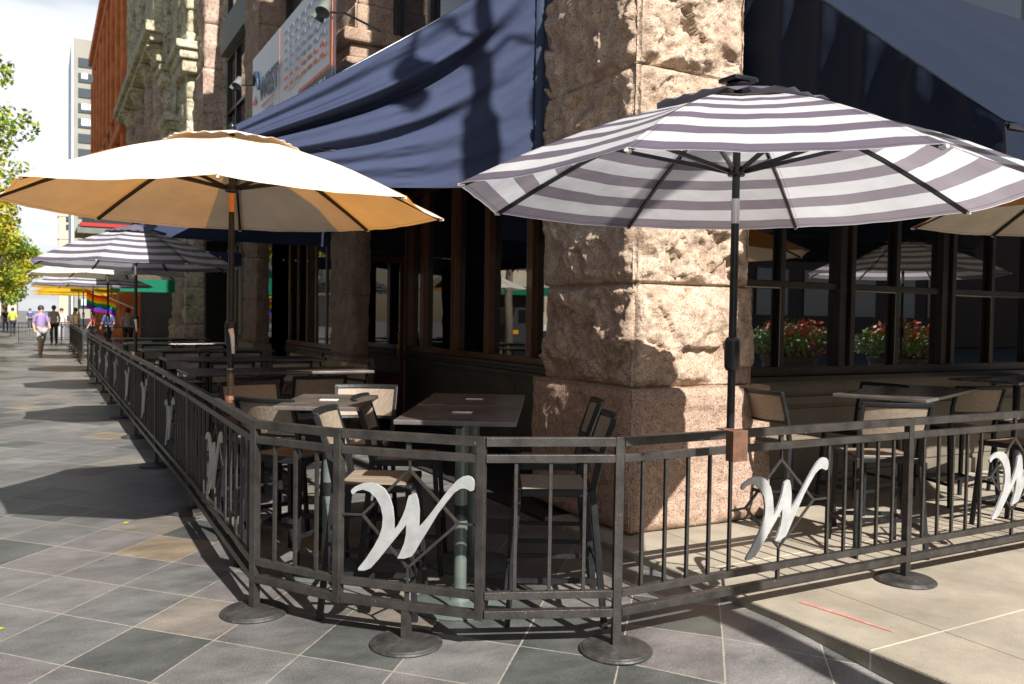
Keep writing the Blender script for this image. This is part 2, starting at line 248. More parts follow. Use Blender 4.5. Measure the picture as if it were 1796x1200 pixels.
# ------------------------------------------------------------------ mesh helpers
class MB:
    def __init__(s): s.v=[]; s.f=[]; s.uv=None
    def add(s,vs,fs):
        o=len(s.v); s.v+= [tuple(v) for v in vs]; s.f+=[tuple(i+o for i in f) for f in fs]; return s
    def box(s,x0,x1,y0,y1,z0,z1):
        v=[(x,y,z) for x in (x0,x1) for y in (y0,y1) for z in (z0,z1)]
        return s.add(v,[(0,1,3,2),(4,6,7,5),(0,4,5,1),(2,3,7,6),(0,2,6,4),(1,5,7,3)])
    def bar(s,a,b,w,h=None,upv=(0,0,1)):   # rectangular bar a->b, w sideways, h along up
        h=h or w; a=Vector(a); b=Vector(b); d=(b-a).normalized(); u=Vector(upv)
        if abs(d.dot(u))>.99: u=Vector((0,1,0))
        sd=d.cross(u).normalized(); u=sd.cross(d)
        v=[p+sd*(w/2*i)+u*(h/2*j) for p in (a,b) for i,j in ((-1,-1),(1,-1),(1,1),(-1,1))]
        return s.add(v,[(3,2,1,0),(4,5,6,7),(0,1,5,4),(1,2,6,5),(2,3,7,6),(3,0,4,7)])
    def tube(s,pts,r,n=8,cap=True):
        pts=[Vector(p) for p in pts]; rs=r if isinstance(r,(list,tuple)) else [r]*len(pts); o=len(s.v); prev=None
        for i,p in enumerate(pts):
            d=(pts[min(i+1,len(pts)-1)]-pts[max(i-1,0)])
            if d.length<1e-9: d=Vector((0,0,1))
            d.normalize()
            if prev is None: prev=d.orthogonal().normalized()
            prev=(prev-d*prev.dot(d)); prev=prev.normalized() if prev.length>1e-6 else d.orthogonal().normalized()
            q=d.cross(prev)
            s.v+=[tuple(p+(prev*math.cos(2*math.pi*k/n)+q*math.sin(2*math.pi*k/n))*rs[i]) for k in range(n)]
        for i in range(len(pts)-1):
            for k in range(n): a=o+i*n+k; b=o+i*n+(k+1)%n; s.f.append((a,b,b+n,a+n))
        if cap: s.f.append(tuple(o+k for k in range(n))[::-1]); s.f.append(tuple(o+(len(pts)-1)*n+k for k in range(n)))
        return s
    def lathe(s,prof,c=(0,0,0),n=24):
        o=len(s.v)
        for r,z in prof: s.v+=[(c[0]+r*math.cos(2*math.pi*k/n),c[1]+r*math.sin(2*math.pi*k/n),c[2]+z) for k in range(n)]
        for i in range(len(prof)-1):
            for k in range(n): a=o+i*n+k; b=o+i*n+(k+1)%n; s.f.append((a,b,b+n,a+n))
        s.f.append(tuple(o+k for k in range(n))[::-1]); s.f.append(tuple(o+(len(prof)-1)*n+k for k in range(n))); return s
    def build(s,name,mat,parent=None,smooth=False,bevel=0,loc=None):
        me=bpy.data.meshes.new(name); me.from_pydata(s.v,[],s.f); me.update()
        if isinstance(mat,str): mat=MATS[mat]
        me.materials.append(mat)
        if smooth:
            me.polygons.foreach_set('use_smooth',[True]*len(me.polygons))
        o=bpy.data.objects.new(name,me); COL.objects.link(o)
        if parent: o.parent=parent
        if loc: o.location=loc
        if smooth=='auto':
            try: me.set_sharp_from_angle(angle=R(35))
            except Exception: pass
        if bevel:
            b=o.modifiers.new('bevel','BEVEL'); b.width=bevel; b.segments=2; b.limit_method='ANGLE'
        return o
def thing(name,label,cat,loc=(0,0,0),rz=0,group=None):
    o=bpy.data.objects.new(name,None); COL.objects.link(o); o.location=loc; o.rotation_euler=(0,0,rz); o.empty_display_size=.2
    o['label']=label; o['category']=cat
    if group: o['group']=group
    return o
def tag(o,label,cat,group=None):
    o['label']=label; o['category']=cat
    if group: o['group']=group
    return o
def struct(o): o['kind']='structure'; return o
KIDS={}
def dup(root,loc,rz,label,group=None):
    def cp(o,par):
        c=o.copy(); COL.objects.link(c)
        if par: c.parent=par
        for ch in [x for x in KIDSOF(o)]: cp(ch,c)
        return c
    r=cp(root,None); r.location=loc; r.rotation_euler=(0,0,rz); r['label']=label
    if group: r['group']=group
    return r
def KIDSOF(o): return list(o.children)
def frac(x): return x-math.floor(x)
def fbm(p,o=5,h=.9): return noise.fractal(Vector(p),h,2.1,o)
# ------------------------------------------------------------------ ground
def gz(x,y): return -.085*max(0,min(1,(3.15-y)/1.0)) if y<3.15 else 0
m=MB(); xs=[-1500,-300,-60,-20,-8,-3]+[-3+.5*i for i in range(1,13)]+[3.44]; ys=[-200,-40,-10,0,1]+[1.2+.2*i for i in range(14)]+[5,8,12,20,40,80,200,600,2000]
xs2=sorted(set(xs)); ys2=sorted(set(ys))
for x in xs2:
    for y in ys2: m.v.append((x,y,gz(x,y)))
ny=len(ys2)
for i in range(len(xs2)-1):
    for j in range(ny-1): m.f.append((i*ny+j,(i+1)*ny+j,(i+1)*ny+j+1,i*ny+j+1))
struct(m.build('ground','paving'))
m=MB(); m.box(3.43,40,-6,5.6,-.3,.05); struct(m.build('pavement','concrete',bevel=.012))
m=MB(); m.box(3.44,1500,5.6,2000,-.35,.02); struct(m.build('building_ground','interior'))
m=MB(); m.box(3.44,1500,-200,-6.0,-.35,-.08); struct(m.build('road','asphalt'))
# red paint mark on the sidewalk
m=MB(); pts=[(4.02,3.10),(3.98,3.0),(3.93,2.88),(3.88,2.74),(3.84,2.60)]; ws=[.012,.014,.012,.008,.003]
pts=[(3.67,3.26),(3.69,3.12),(3.71,2.98),(3.72,2.84),(3.735,2.72)]
for (x,y),w in zip(pts,ws): m.v+=[(x-w,y,.0532),(x+w,y,.0532)]
for i in range(4): m.f.append((2*i,2*i+1,2*i+3,2*i+2))
tag(m.build('paint_mark','red_paint'),'thin red spray paint line on the concrete sidewalk','paint mark')
# ------------------------------------------------------------------ fence
WO=[(-0.296,0.733),(-0.291,0.719),(-0.281,0.719),(-0.262,0.735),(-0.231,0.745),(-0.194,0.736),(-0.16,0.709),(-0.135,0.67),(-0.122,0.618),(-0.126,0.565),(-0.142,0.519),(-0.17,0.467),(-0.21,0.407),(-0.253,0.353),(-0.251,0.343),(-0.218,0.345),(-0.185,0.36),(-0.144,0.406),(-0.096,0.467),(-0.048,0.527),(0.003,0.592),(0.002,0.547),(-0.007,0.501),(-0.027,0.455),(-0.043,0.423),(-0.006,0.425),(0.033,0.44),(0.049,0.462),(0.08,0.517),(0.119,0.58),(0.165,0.657),(0.211,0.719),(0.249,0.766),(0.28,0.787),(0.299,0.79),(0.314,0.786),(0.33,0.778),(0.345,0.784),(0.35,0.81),(0.347,0.831),(0.333,0.846),(0.313,0.851),(0.29,0.846),(0.26,0.825),(0.218,0.778),(0.172,0.716),(0.126,0.654),(0.087,0.606),(0.067,0.586),(0.069,0.627),(0.069,0.671),(0.062,0.715),(0.052,0.744),(0.041,0.747),(0.014,0.734),(0.007,0.711),(-0.002,0.673),(-0.017,0.634),(-0.041,0.588),(-0.062,0.56),(-0.063,0.608),(-0.07,0.667),(-0.087,0.718),(-0.116,0.757),(-0.153,0.777),(-0.194,0.782),(-0.236,0.775),(-0.273,0.757),(-0.291,0.742)]
def w_mesh():
    m=MB(); n=len(WO); t=.006
    m.v=[(x,-t,z) for x,z in WO]+[(x,t,z) for x,z in WO]
    from mathutils.geometry import tessellate_polygon
    tr=tessellate_polygon([[Vector((x,z,0)) for x,z in WO]])
    for a,b,c in tr: m.f.append((a,b,c)); m.f.append((a+n,c+n,b+n))
    for i in range(n): j=(i+1)%n; m.f.append((i,i+n,j+n,j))
    return m
w_me=None; disc_me=None; FEN='iron fence panels round the patio'
def fence_panel(A,B,nb,wpan,label,foot='B',postA=False,base=0.0,gap=.155,diamond=True,postB=True):
    """A->B as seen left to right from outside. local x along the panel, -y outside"""
    global w_me,disc_me
    A=Vector((*A,0)); B=Vector((*B,0)); Ln=(B-A).length; rz=math.atan2(B.y-A.y,B.x-A.x)
    t=thing('fence_panel',label,'fence panel',(A.x,A.y,0),rz,FEN)
    P='painted_iron'
    # posts
    def post(x,bot):
        m=MB(); m.box(x-.021,x+.021,-.021,.021,bot,1.0365); return m.build('post',P,t,bevel=.0025)
    def disc(x,par):
        global disc_me
        if disc_me is None:
            m=MB(); m.lathe([(.001,0),(.176,0),(.178,.006),(.172,.013),(.166,.014),(.160,.020),(.11,.027),(.04,.033),(.001,.033)],n=48); o=m.build('base_disc','cast_iron',par,smooth='auto'); disc_me=o.data
        else: o=bpy.data.objects.new('base_disc',disc_me); COL.objects.link(o); o.parent=par
        o.location=(x,0,base+.001)
        return o
    fb=base+.004
    if postA: pa=post(0,fb if 'A' in foot else .172); ('A' in foot) and disc(0,pa)
    if postB:
        pb=post(Ln,fb if 'B' in foot else .166)
        if 'B' in foot: disc(Ln,pb)
    a,b=.0212,Ln-.0212
    def rail(nm,z0,z1,d=.042):
        m=MB(); m.box(a,b,-d/2,d/2,z0,z1); m.build(nm,P,t,bevel=.002)
    rail('top_rail',.992,1.035); rail('rail',.914,.952,.034); rail('rail',.262,.298,.034); rail('bottom_rail',.170,.210,.042)
    c=Ln/2
    if wpan and diamond:
        if 'M' in foot:
            m=MB(); m.box(c-.02,c+.02,-.02,.02,fb,.1698); mp=m.build('post',P,t); disc(c,mp)
        m=MB(); D=[(c+.01,.856),(c+.263,.615),(c+.003,.376),(c-.242,.616)]
        for i in range(4):
            p,q=D[i],D[(i+1)%4]; m.bar((p[0],0,p[1]),(q[0],0,q[1]),.009,.013)
        m.bar((c+.01,0,.8561),(c+.01,0,.9135),.009,.013); m.bar((c+.003,0,.3759),(c+.003,0,.2985),.009,.013)
        if Ln<1: xe0,xe1=.0215,Ln-.0215
        else: xe0,xe1=c-.242-gap*.72,c+.263+gap*.72
        m.bar((c-.2421,0,.616),(xe0,0,.61),.009,.011); m.bar((c+.2631,0,.615),(xe1,0,.615),.009,.011)
        m.build('diamond',P,t)
        m=MB(); m.box(c-.009,c+.015,-.008,.008,.9525,.9915); m.build('spacer',P,t); m=MB(); m.box(c-.010,c+.010,-.008,.008,.2105,.2615); m.build('spacer',P,t)
        if w_me is None:
            o=w_mesh().build('letter_w','silver_plate',t,bevel=.0012); w_me=o.data
        else: o=bpy.data.objects.new('letter_w',w_me); COL.objects.link(o); o.parent=t
        o.location=(c,-.017,0)
    # bars
    bars=[]
    if wpan and Ln>1:
        k=nb//2; e0=c-.242-gap*.72; e1=c+.263+gap*.72
        bars=[e0-i*(e0/(k+.0)) for i in range(k)] + [e1+i*((Ln-e1)/(k+.0)) for i in range(k)]
        bars=[x for x in bars if .03<x<Ln-.03]
    elif not wpan: bars=[Ln*(i+1)/(nb+1) for i in range(nb)]
    me=None
    for x in bars:
        if me is None: m=MB(); m.box(-.008,.008,-.008,.008,.2984,.9136); o=m.build('bar',P,t); me=o.data
        else: o=bpy.data.objects.new('bar',me); COL.objects.link(o); o.parent=t
        o.location=(x,0,0)
    return t
P0,P1,P2,P3=(.99,4.57),(1.29,4.07),(1.81,3.53),(2.42,3.27)
fence_panel(P0,P1,3,False,'short three bar fence panel just left of the large front letter W','A',postA=True)
fence_panel(P1,P2,0,True,'fence panel holding the largest silver letter W at the patio corner','M')
fence_panel(P2,P3,3,False,'short three bar fence panel just right of the largest letter W','B')
fence_panel(P3,(4.55,3.25),10,True,'long fence panel with letter W in front of the stone pillar on the sidewalk','B',base=.05)
fence_panel((4.55,3.25),(6.68,3.23),10,True,'long fence panel with letter W at the right edge of the photo','B',base=.05)
fence_panel((6.68,3.23),(8.8,3.21),10,True,'fence panel continuing past the right edge of the view','B',base=.05)
fence_panel((8.8,3.21),(10.9,3.19),10,True,'farthest right fence panel seen only in the window reflection','B',base=.05)
ly=[4.57,7.15]+[7.15+2.27*i for i in range(1,9)]
ordn=['first','second','third','fourth','fifth','sixth','seventh','eighth','ninth']
for i in range(9):
    fence_panel((1.03+.004*i,ly[i+1]),(.99 if i==0 else 1.03+.004*(i-1),ly[i]),10,True,'%s fence panel with a letter W along the street side, counted from the corner'%ordn[i],'A',postA=True,postB=False)
for i in range(6):
    fence_panel((1.05,28.0+2.3*(i+1)),(1.05,28.0+2.3*i),10,False,'plain fence panel of the farther patio, %s from its near end'%ordn[i],'A',postA=True,postB=(i==0))
for i in range(3):
    fence_panel((-.1-.0+i*.9-.9,46.5),(-.1+i*.9,46.5),5,False,['plain fence panel standing across the pavement, left one of three','plain fence panel standing across the pavement, middle of three','plain fence panel standing across the pavement, right one of three'][i],'A',postA=True)
# ------------------------------------------------------------------ umbrellas
def umbrella(name,label,c,Rr,ze,h,th,cloth,ventm,zbot,style,group,vent=True):
    t=thing(name,label,'umbrella',(c[0],c[1],0),0,group)
    def canopy(nm,t0,t1,Rs,dz,hh,mat,nt_=12,ns=10,sag=.028,scal=0):
        m=MB(); uv=[]
        for k in range(8):
            a0=th-k*math.pi/4; a1=a0-math.pi/4
            d0=Vector((math.cos(a0),math.sin(a0),0)); d1=Vector((math.cos(a1),math.sin(a1),0)); o=len(m.v)
            for i in range(nt_+1):
                tt=t0+(t1-t0)*i/nt_
                for j in range(ns+1):
                    s=j/ns; d=d0.lerp(d1,s); si=math.sin(math.pi*s)
                    r=Rs*tt*(1-.018*si*(tt/t1)**2)
                    z=hh*(1-tt)+.055*math.sin(math.pi*tt)*hh/.55-sag*si*tt*(1.1-.5*tt)+dz
                    z+=.006*noise.noise(Vector((a0*9,s*6,tt*5)))*(.3+tt)
                    if scal and i==nt_: z+=scal*abs(math.sin(2*math.pi*s*1.5))
                    m.v.append((d.x*r,d.y*r,ze+z)); uv.append((s,tt))
            for i in range(nt_):
                for j in range(ns): q=o+i*(ns+1)+j; m.f.append((q,q+ns+1,q+ns+2,q+1))
        ob=m.build(nm,mat,t,smooth=True); me=ob.data; ul=me.uv_layers.new(name='UVMap')
        for l in me.loops: ul.data[l.index].uv=uv[l.vertex_index]
        return ob
    canopy('canopy',.17,1,Rr,0,h,cloth)
    if vent: canopy('vent_flap',0.02,.31,Rr,.028,h,ventm,nt_=5,ns=6,sag=-.012 if style=='tan' else .01,scal=.014)
    zt=ze+h+.03
    hub1=ze+h-.06; hub2=ze+.13 if style!='far' else ze+.15
    fm='black_metal'
    # ribs and struts
    for k in range(8):
        a=th-k*math.pi/4; d=Vector((math.cos(a),math.sin(a),0))
        pr=[Vector((0,0,hub1))]+[d*(Rr*q)+Vector((0,0,ze+h*(1-q)+.055*math.sin(math.pi*q)*h/.55-.017)) for q in (.2,.4,.6,.8,.985)]
        m=MB()
        for i in range(5): m.bar(pr[i],pr[i+1],.015,.020)
        r=m.build('rib',fm,t)
        q=.47; e=d*(Rr*q)+Vector((0,0,ze+h*(1-q)+.055*math.sin(math.pi*q)*h/.55-.03))
        m=MB(); m.bar(Vector((0,0,hub2))+d*.03,e,.014,.020); m.build('strut',fm,r)
        m=MB(); p=pr[-1]; m.tube([p-d*.012,p+d*.018],[.011,.007],6); m.build('rib_tip','white_plastic',r)
    # pole
    if style=='tan':
        m=MB(); m.tube([(0,0,1.25),(0,0,ze-.02)],.019,14); m.build('upper_pole','black_metal',t,smooth='auto')
        m=MB(); m.tube([(0,0,ze-.02),(0,0,ze+.10)],.0205,14); m.build('bronze_sleeve','copper',t,smooth='auto')
        m=MB(); m.tube([(0,0,ze+.1),(0,0,zt-.03)],.0185,14); m.build('upper_pole','black_metal',t,smooth='auto')
        m=MB(); m.tube([(0,0,zbot),(0,0,1.2499)],.021,14); lp=m.build('lower_pole','pole_brown',t,smooth='auto')
        m=MB(); m.tube([(0,0,1.235),(0,0,1.242)],.0225,14); m.build('ring','silver',lp)
        m=MB(); m.lathe([(.02,0),(.033,0),(.036,.02),(.033,.045),(.02,.045)],c=(0,0,zbot-.03)); m.tube([(0,-.03,zbot-.01),(.03,-.06,zbot-.01),(.055,-.045,zbot-.01)],.006,6); m.build('clamp','copper',t,smooth='auto')
    else:
        m=MB(); m.tube([(0,0,zbot),(0,0,ze-.12)],.0195,14); m.tube([(0,0,ze+.0),(0,0,zt-.02)],.019,14); m.build('pole','black_metal',t,smooth='auto')
        m=MB(); m.tube([(0,0,ze-.12),(0,0,ze)],.0205,14); m.build('tilt_sleeve','silver',t,smooth='auto')
        m=MB(); m.box(-.05,.045,-.075,-.022,zbot-.12,zbot+.03); m.box(-.07,.0,-.03,.03,zbot+.0301,zbot+.035) ; m.build('bracket','rust',t,bevel=.003)
    m=MB(); m.lathe([(.02,-.02),(.04,-.02),(.045,0),(.04,.025),(.02,.03)],c=(0,0,hub2)); m.build('lower_hub','black_metal',t,smooth='auto')
    m=MB(); m.lathe([(.02,-.02),(.035,-.02),(.038,.02),(.02,.03)],c=(0,0,hub1)); m.build('upper_hub','black_metal',t,smooth='auto')
    # crank
    zc=1.44 if style=='solar' else 1.47
    m=MB(); m.lathe([(.018,-.085),(.030,-.078),(.037,-.06),(.038,0),(.038,.06),(.03,.078),(.018,.085)],c=(0,0,zc),n=18); cr=m.build('crank_housing','black_metal',t,smooth=True)
    if style!='solar':
        m=MB(); m.tube([(-.01,-.045,zc+.03),(.0,-.055,zc-.02),(.006,-.055,zc-.13)],[.018,.014,.010],8); m.build('crank_handle','white_plastic',cr,smooth=True)
    m=MB()
    if style=='solar':
        m.lathe([(.02,-.03),(.05,-.03),(.062,-.01),(.05,.0),(.02,.0)],c=(0,0,zt+.01),n=16); m.box(-.075,.075,-.06,.06,zt+.0102,zt+.03); m.build('solar_cap','black_metal',t,bevel=.004)
        m=MB(); m.box(-.068,.068,-.053,.053,zt+.0301,zt+.034); m.build('solar_panel','lamp_green',t)
    else: m.lathe([(.012,-.03),(.022,-.01),(.026,.01),(.012,.03),(.002,.04)],c=(0,0,zt+.01),n=12); m.build('finial','black_metal',t,smooth=True)
    return t
UG='patio umbrellas clamped along the fence'
umbrella('patio_umbrella','large grey and white striped umbrella over the corner fence in front of the pillar',(2.955,3.088),1.38,2.196,.52,-2.609,'striped_cloth','vent_grey',1.04,'solar',UG)
umbrella('patio_umbrella','nearest tan umbrella with orange underside on the street side fence',(1.067,5.666),1.394,2.273,.48,-1.804,'tan_cloth','tan_vent',1.05,'tan',UG)
umbrella('patio_umbrella','striped umbrella on the street side fence just behind the nearest tan one',(1.07,12.1),1.30,2.20,.52,-1.99,'striped_cloth','vent_grey',1.04,'solar2',UG)
umbrella('patio_umbrella','pale cream umbrella half hidden behind the second striped umbrella',(1.10,18.0),1.45,2.28,.5,-1.9,'cream_cloth','cream_cloth',1.04,'tan2',UG)
umbrella('patio_umbrella','third striped umbrella from the corner along the street fence',(1.10,23.6),1.45,2.23,.5,-1.95,'striped_cloth','vent_grey',1.04,'solar2',UG)
umbrella('patio_umbrella','tan umbrella cut by the right edge of the photo',(6.67,3.15),1.39,2.38,.48,-1.98,'tan_cloth','tan_vent',1.05,'tan',UG)
umbrella('patio_umbrella','striped umbrella out of frame, seen mirrored in the dark window',(10.8,2.95),1.38,2.3,.52,-1.9,'striped_cloth','vent_grey',1.04,'solar2',UG)
umbrella('cafe_umbrella','nearest bright yellow umbrella of the farther patio',(1.15,30.5),1.6,2.35,.42,-1.9,'yellow_cloth','yellow_cloth',.05,'far','yellow umbrellas of the farther patio')
umbrella('cafe_umbrella','second bright yellow umbrella of the farther patio',(1.2,36.0),1.6,2.3,.42,-1.7,'yellow_cloth','yellow_cloth',.05,'far','yellow umbrellas of the farther patio')
umbrella('cafe_umbrella','third and farthest bright yellow umbrella of the farther patio',(1.2,42.0),1.6,2.3,.42,-1.8,'yellow_cloth','yellow_cloth',.05,'far','yellow umbrellas of the farther patio')
# ------------------------------------------------------------------ stone pillars
def facet(p,sc,seed):
    d,pts=noise.voronoi(Vector((p.x*sc,p.y*sc,p.z*sc+seed)))
    c=pts[0]; h=noise.cell(c*13.7+Vector((.5,.5,.5))); tx=noise.cell(c*7.1+Vector((3.3,1.5,.5))); ty=noise.cell(c*5.3+Vector((.5,9.5,2.5))); tz=noise.cell(c*3.9+Vector((4.5,.5,7.7)))
    q=Vector((p.x*sc,p.y*sc,p.z*sc+seed))-c
    return h*.35+q.x*(tx)*.9+q.y*(ty)*.9+q.z*(tz)*1.1
def rock(x0,x1,y0,y1,zs,res,amp,seed,faces='WS',smooth0=False,rough=None):
    """a stack of stone blocks; returns MB. zs = joint heights."""
    m=MB()
    segs={'W':((x0,y1),(x0,y0),(-1,0)),'S':((x0,y0),(x1,y0),(0,-1)),'E':((x1,y0),(x1,y1),(1,0)),'N':((x1,y1),(x0,y1),(0,1))}
    hw,hd=(x1-x0)/2,(y1-y0)/2; cx,cy=(x0+x1)/2,(y0+y1)/2
    zn=max(2,int((zs[-1]-zs[0])/res)); zv=sorted(set([zs[0]+(zs[-1]-zs[0])*i/zn for i in range(zn+1)]+[z+e for z in zs[1:-1] for e in (-.012,0,.012)]))
    for f in faces:
        A,B,n=segs[f]; L_=math.hypot(B[0]-A[0],B[1]-A[1]); nu=max(2,int(L_/res)); o=len(m.v)
        for z in zv:
            bi=0
            while bi<len(zs)-2 and z>=zs[bi+1]: bi+=1
            zb,zt=zs[bi],zs[bi+1]; ez=min(z-zb,zt-z)
            # jitter of block outline per course
            off=.5*amp*noise.noise(Vector((seed,bi*3.7,.3)))
            for i in range(nu+1):
                s=i/nu*L_; x=A[0]+(B[0]-A[0])*i/nu; y=A[1]+(B[1]-A[1])*i/nu; eu=min(s,L_-s)
                p=Vector((x*1.0+seed,y*1.0,z+bi*7.3))
                mask=min(1,ez/.075)*min(1,eu/.09); mask=mask*mask*(3-2*mask)
                if smooth0 and bi==0: d=.03*noise.noise(p*2.2)+.030*mask+.004*noise.noise(p*28)+mask*(.035*facet(p,3,seed)*.6+.012*facet(p,8,seed))
                else:
                    big=fbm(p*1.7,3); mid=fbm(p*5.5,5); 
                    # flat chipped facets via cell-like ridge
                    fac=noise.noise(Vector((p.x*2.6,p.y*2.6,p.z*4.2)));
                    q=.55+.55*big+.55*max(-.5,fac)
                    q+=.22*mid*(1+.6*noise.noise(p*2.1))
                    # undercut toward the foot of some blocks
                    und=noise.noise(Vector((seed+bi*5.1,x*1.2+y*1.2,0)))
                    if und>-.1: q-=.95*max(0,1-(z-zb)/(.24+.12*fbm(p*3,3)))**.6*min(1,(und+.1)*4)
                    w_=Vector((fbm(p*4,2),fbm(p*4+Vector((9,0,0)),2),fbm(p*4+Vector((0,9,0)),2)))*.05
                    d=amp*(q*mask)*.8-.025+amp*mask*(.50*facet(p+w_,3.2,seed)+.26*facet(p+w_,9,seed+4))+.07*amp*mid*(1+mask)+.0045*noise.noise(p*45)+.006*fbm(p*16,3)*mask
                d+=off
                if ez<.011: d-=.032
                cn=Vector((n[0],n[1]))
                # near vertical corners push diagonally for chips
                k=max(0,1-eu/.05); ch=-.022*max(0,fbm(Vector((z*3+seed,bi,s>L_/2)),4)+.15)*k
                sx=(1 if x>cx else -1); sy=(1 if y>cy else -1)
                m.v.append((x+n[0]*d+k*ch*sx*(1 if n[0]==0 else 1)+ (k*off*sx if n[0]==0 else 0),y+n[1]*d+k*ch*sy+(k*off*sy if n[1]==0 else 0),z))
        for j in range(len(zv)-1):
            for i in range(nu): q=o+j*(nu+1)+i; m.f.append((q,q+1,q+nu+2,q+nu+1))
    return m
B0=thing('corner_building','brown stone corner building with rock faced pillars and dark restaurant windows','building')
pz=[.05,1.10,1.87,2.64,3.43,4.25,5.0]
_p=rock(3.70,4.93,4.86,6.17,[1.10,1.87],.0125,.095,1.3,'WSE'); _q=rock(3.70,4.83,4.86,6.17,[1.87,2.64],.0125,.095,2.9,'WSE'); _p.add(_q.v,_q.f); _q=rock(3.70,4.70,4.86,6.17,[2.64,3.43,4.25,5.0],.0125,.095,5.2,'WSE'); _p.add(_q.v,_q.f)
a=_p.build('pillar','granite_rock',B0,smooth=True)
a['label']='rough granite corner pillar lit by the sun'
rock(3.645,5.055,4.80,6.22,[.05,1.10],.02,.075,4.2,'WSE',smooth0=True).build('pillar_base','granite_lower',a,smooth=True)
m=MB(); m.box(3.66,5.02,4.82,6.2,1.085,1.10); m.build('pillar_ledge','granite_lower',a)
m=MB(); m.box(3.76,4.62,4.92,6.12,.0,5.0); m.build('pillar_core','granite_dim',a)
for i,(ya,yb,sd) in enumerate([(11.3,12.45,7.7),(17.35,18.75,9.1)]):
    a=rock(3.76,4.02,ya,yb,[1.0,1.9,2.85,3.7,4.6],.05,.05,sd,'WS').build('pillar','granite_dim',B0,smooth=True)
    rock(3.70,4.06,ya-.06,yb+.06,[.0,1.0],.06,.05,sd+2,'WS',smooth0=True).build('pillar_base','granite_dim',a,smooth=True)
    m=MB(); m.box(3.82,4.0,ya+.05,yb-.05,0,5); m.box(3.82,4.9,ya+.05,yb-.05,5,12); m.build('pillar_core','granite_dim',a)
    rock(3.76,4.5,ya,yb,[4.6,5.0,5.9,6.5,7.4,8.3,9.2,10.2,11.2,12.2],.07,.06,sd+5,'WS').build('pillar_shaft','granite_dim',a,smooth=True)
    m=MB(); m.box(3.60,4.5,ya-.12,yb+.12,5.02,5.12); m.box(3.66,4.5,ya-.07,yb+.07,5.12,5.32); m.box(3.55,4.5,ya-.16,yb+.16,5.32,5.5); m.build('capital','granite_dim',a,bevel=.03)
# upper storey between pillars (street side)
def opening(par,x,y0,y1,z0,z1,nm,frame,gl,nm_mull=3,horiz=(),fw_=.06,dep=.06,sub='mullion'):
    """window facing -X in plane x"""
    m=MB(); m.box(x,x+dep,y0,y0+fw_,z0,z1); m.box(x,x+dep,y1-fw_,y1,z0,z1); m.box(x,x+dep,y0+fw_,y1-fw_,z0,z0+fw_); m.box(x,x+dep,y0+fw_,y1-fw_,z1-fw_,z1)
    f=m.build(nm,frame,par,bevel=.004)
    m=MB(); m.box(x+dep*.55,x+dep*.75,y0+fw_,y1-fw_,z0+fw_,z1-fw_); m.build('pane',gl,f)
    for k in range(1,nm_mull+1):
        y=y0+(y1-y0)*k/(nm_mull+1); m=MB(); m.box(x-.004,x+dep*.5,y-fw_*.45,y+fw_*.45,z0+fw_,z1-fw_); m.build(sub,frame,f)
    for z in horiz: m=MB(); m.box(x+.002,x+dep*.45,y0+fw_,y1-fw_,z-fw_*.35,z+fw_*.35); m.build('transom',frame,f)
    return f
def wpart(nm,mat,par,*boxes,bevel=0):
    m=MB()
    for b in boxes: m.box(*b)
    return m.build(nm,mat,par,bevel=bevel)
for (y0,y1) in ((6.2,11.3),(12.45,17.35),(18.75,23.6)):
    wpart('sun_gap_fill','grey_trim',B0,(3.78,4.159,y0,y1,4.50,4.74))  # added fill that blocks sun leaking between awning and spandrel
    wpart('spandrel','grey_trim',B0,(4.16,4.5,y0,y1,4.45,5.0),(4.06,4.16,y0,y1,4.93,5.03),(4.13,4.16,y0+.3,y1-.3,4.55,4.58),bevel=.01)
    opening(B0,4.3,y0,y1,5.03,8.4,'upper_window','dark_frame','upper_glass',3,(6.9,),.10,.12)
    wpart('spandrel','grey_trim',B0,(4.12,4.5,y0,y1,8.4,9.2),bevel=.01)
    opening(B0,4.3,y0,y1,9.2,12.2,'upper_window','dark_frame','upper_glass',3,(),.10,.12)
wpart('back_wall','interior',B0,(4.5,5.0,6.2,23.9,3.5,12.4),(5.3,5.6,6.0,23.9,.0,3.5),(3.8,5.3,23.6,23.9,0,3.5))
wpart('soffit','interior',B0,(3.9,5.4,6.0,23.6,3.5,3.6))
# shopfront bay 1: windows facing the street
WX=4.9
ys=[8.1-2.1,7.1,8.33,9.384,10.386,11.462,12.05]
wf=wpart('bay_window','wood_brown',B0,(WX-.02,WX+.10,6.2,12.1,1.07,1.15),(WX-.02,WX+.10,6.2,12.1,3.40,3.5),bevel=.006)
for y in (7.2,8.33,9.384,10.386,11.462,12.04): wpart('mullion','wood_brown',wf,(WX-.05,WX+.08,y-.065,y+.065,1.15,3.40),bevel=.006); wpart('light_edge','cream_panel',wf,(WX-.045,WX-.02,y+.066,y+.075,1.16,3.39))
prev=6.2
for y in (7.2,8.33,9.384,10.386,11.462,12.04):
    wpart('pane','window_glass',wf,(WX+.03,WX+.04,prev+.02,y-.065,1.15,3.40)); prev=y+.065
bw=wpart('wall_base','wall_green',B0,(WX-.02,WX+.2,6.2,12.1,.0,.92),(WX-.07,WX+.2,6.2,12.1,.92,.975),(WX-.05,WX+.2,6.2,12.1,.98,1.02),(WX-.085,WX+.2,6.2,12.1,1.025,1.069),(WX-.03,WX-.0201,6.3,8.6,.12,.80),(WX-.03,WX-.0201,8.68,11.9,.12,.50),(WX-.03,WX-.0201,8.68,11.9,.55,.84),bevel=.004)
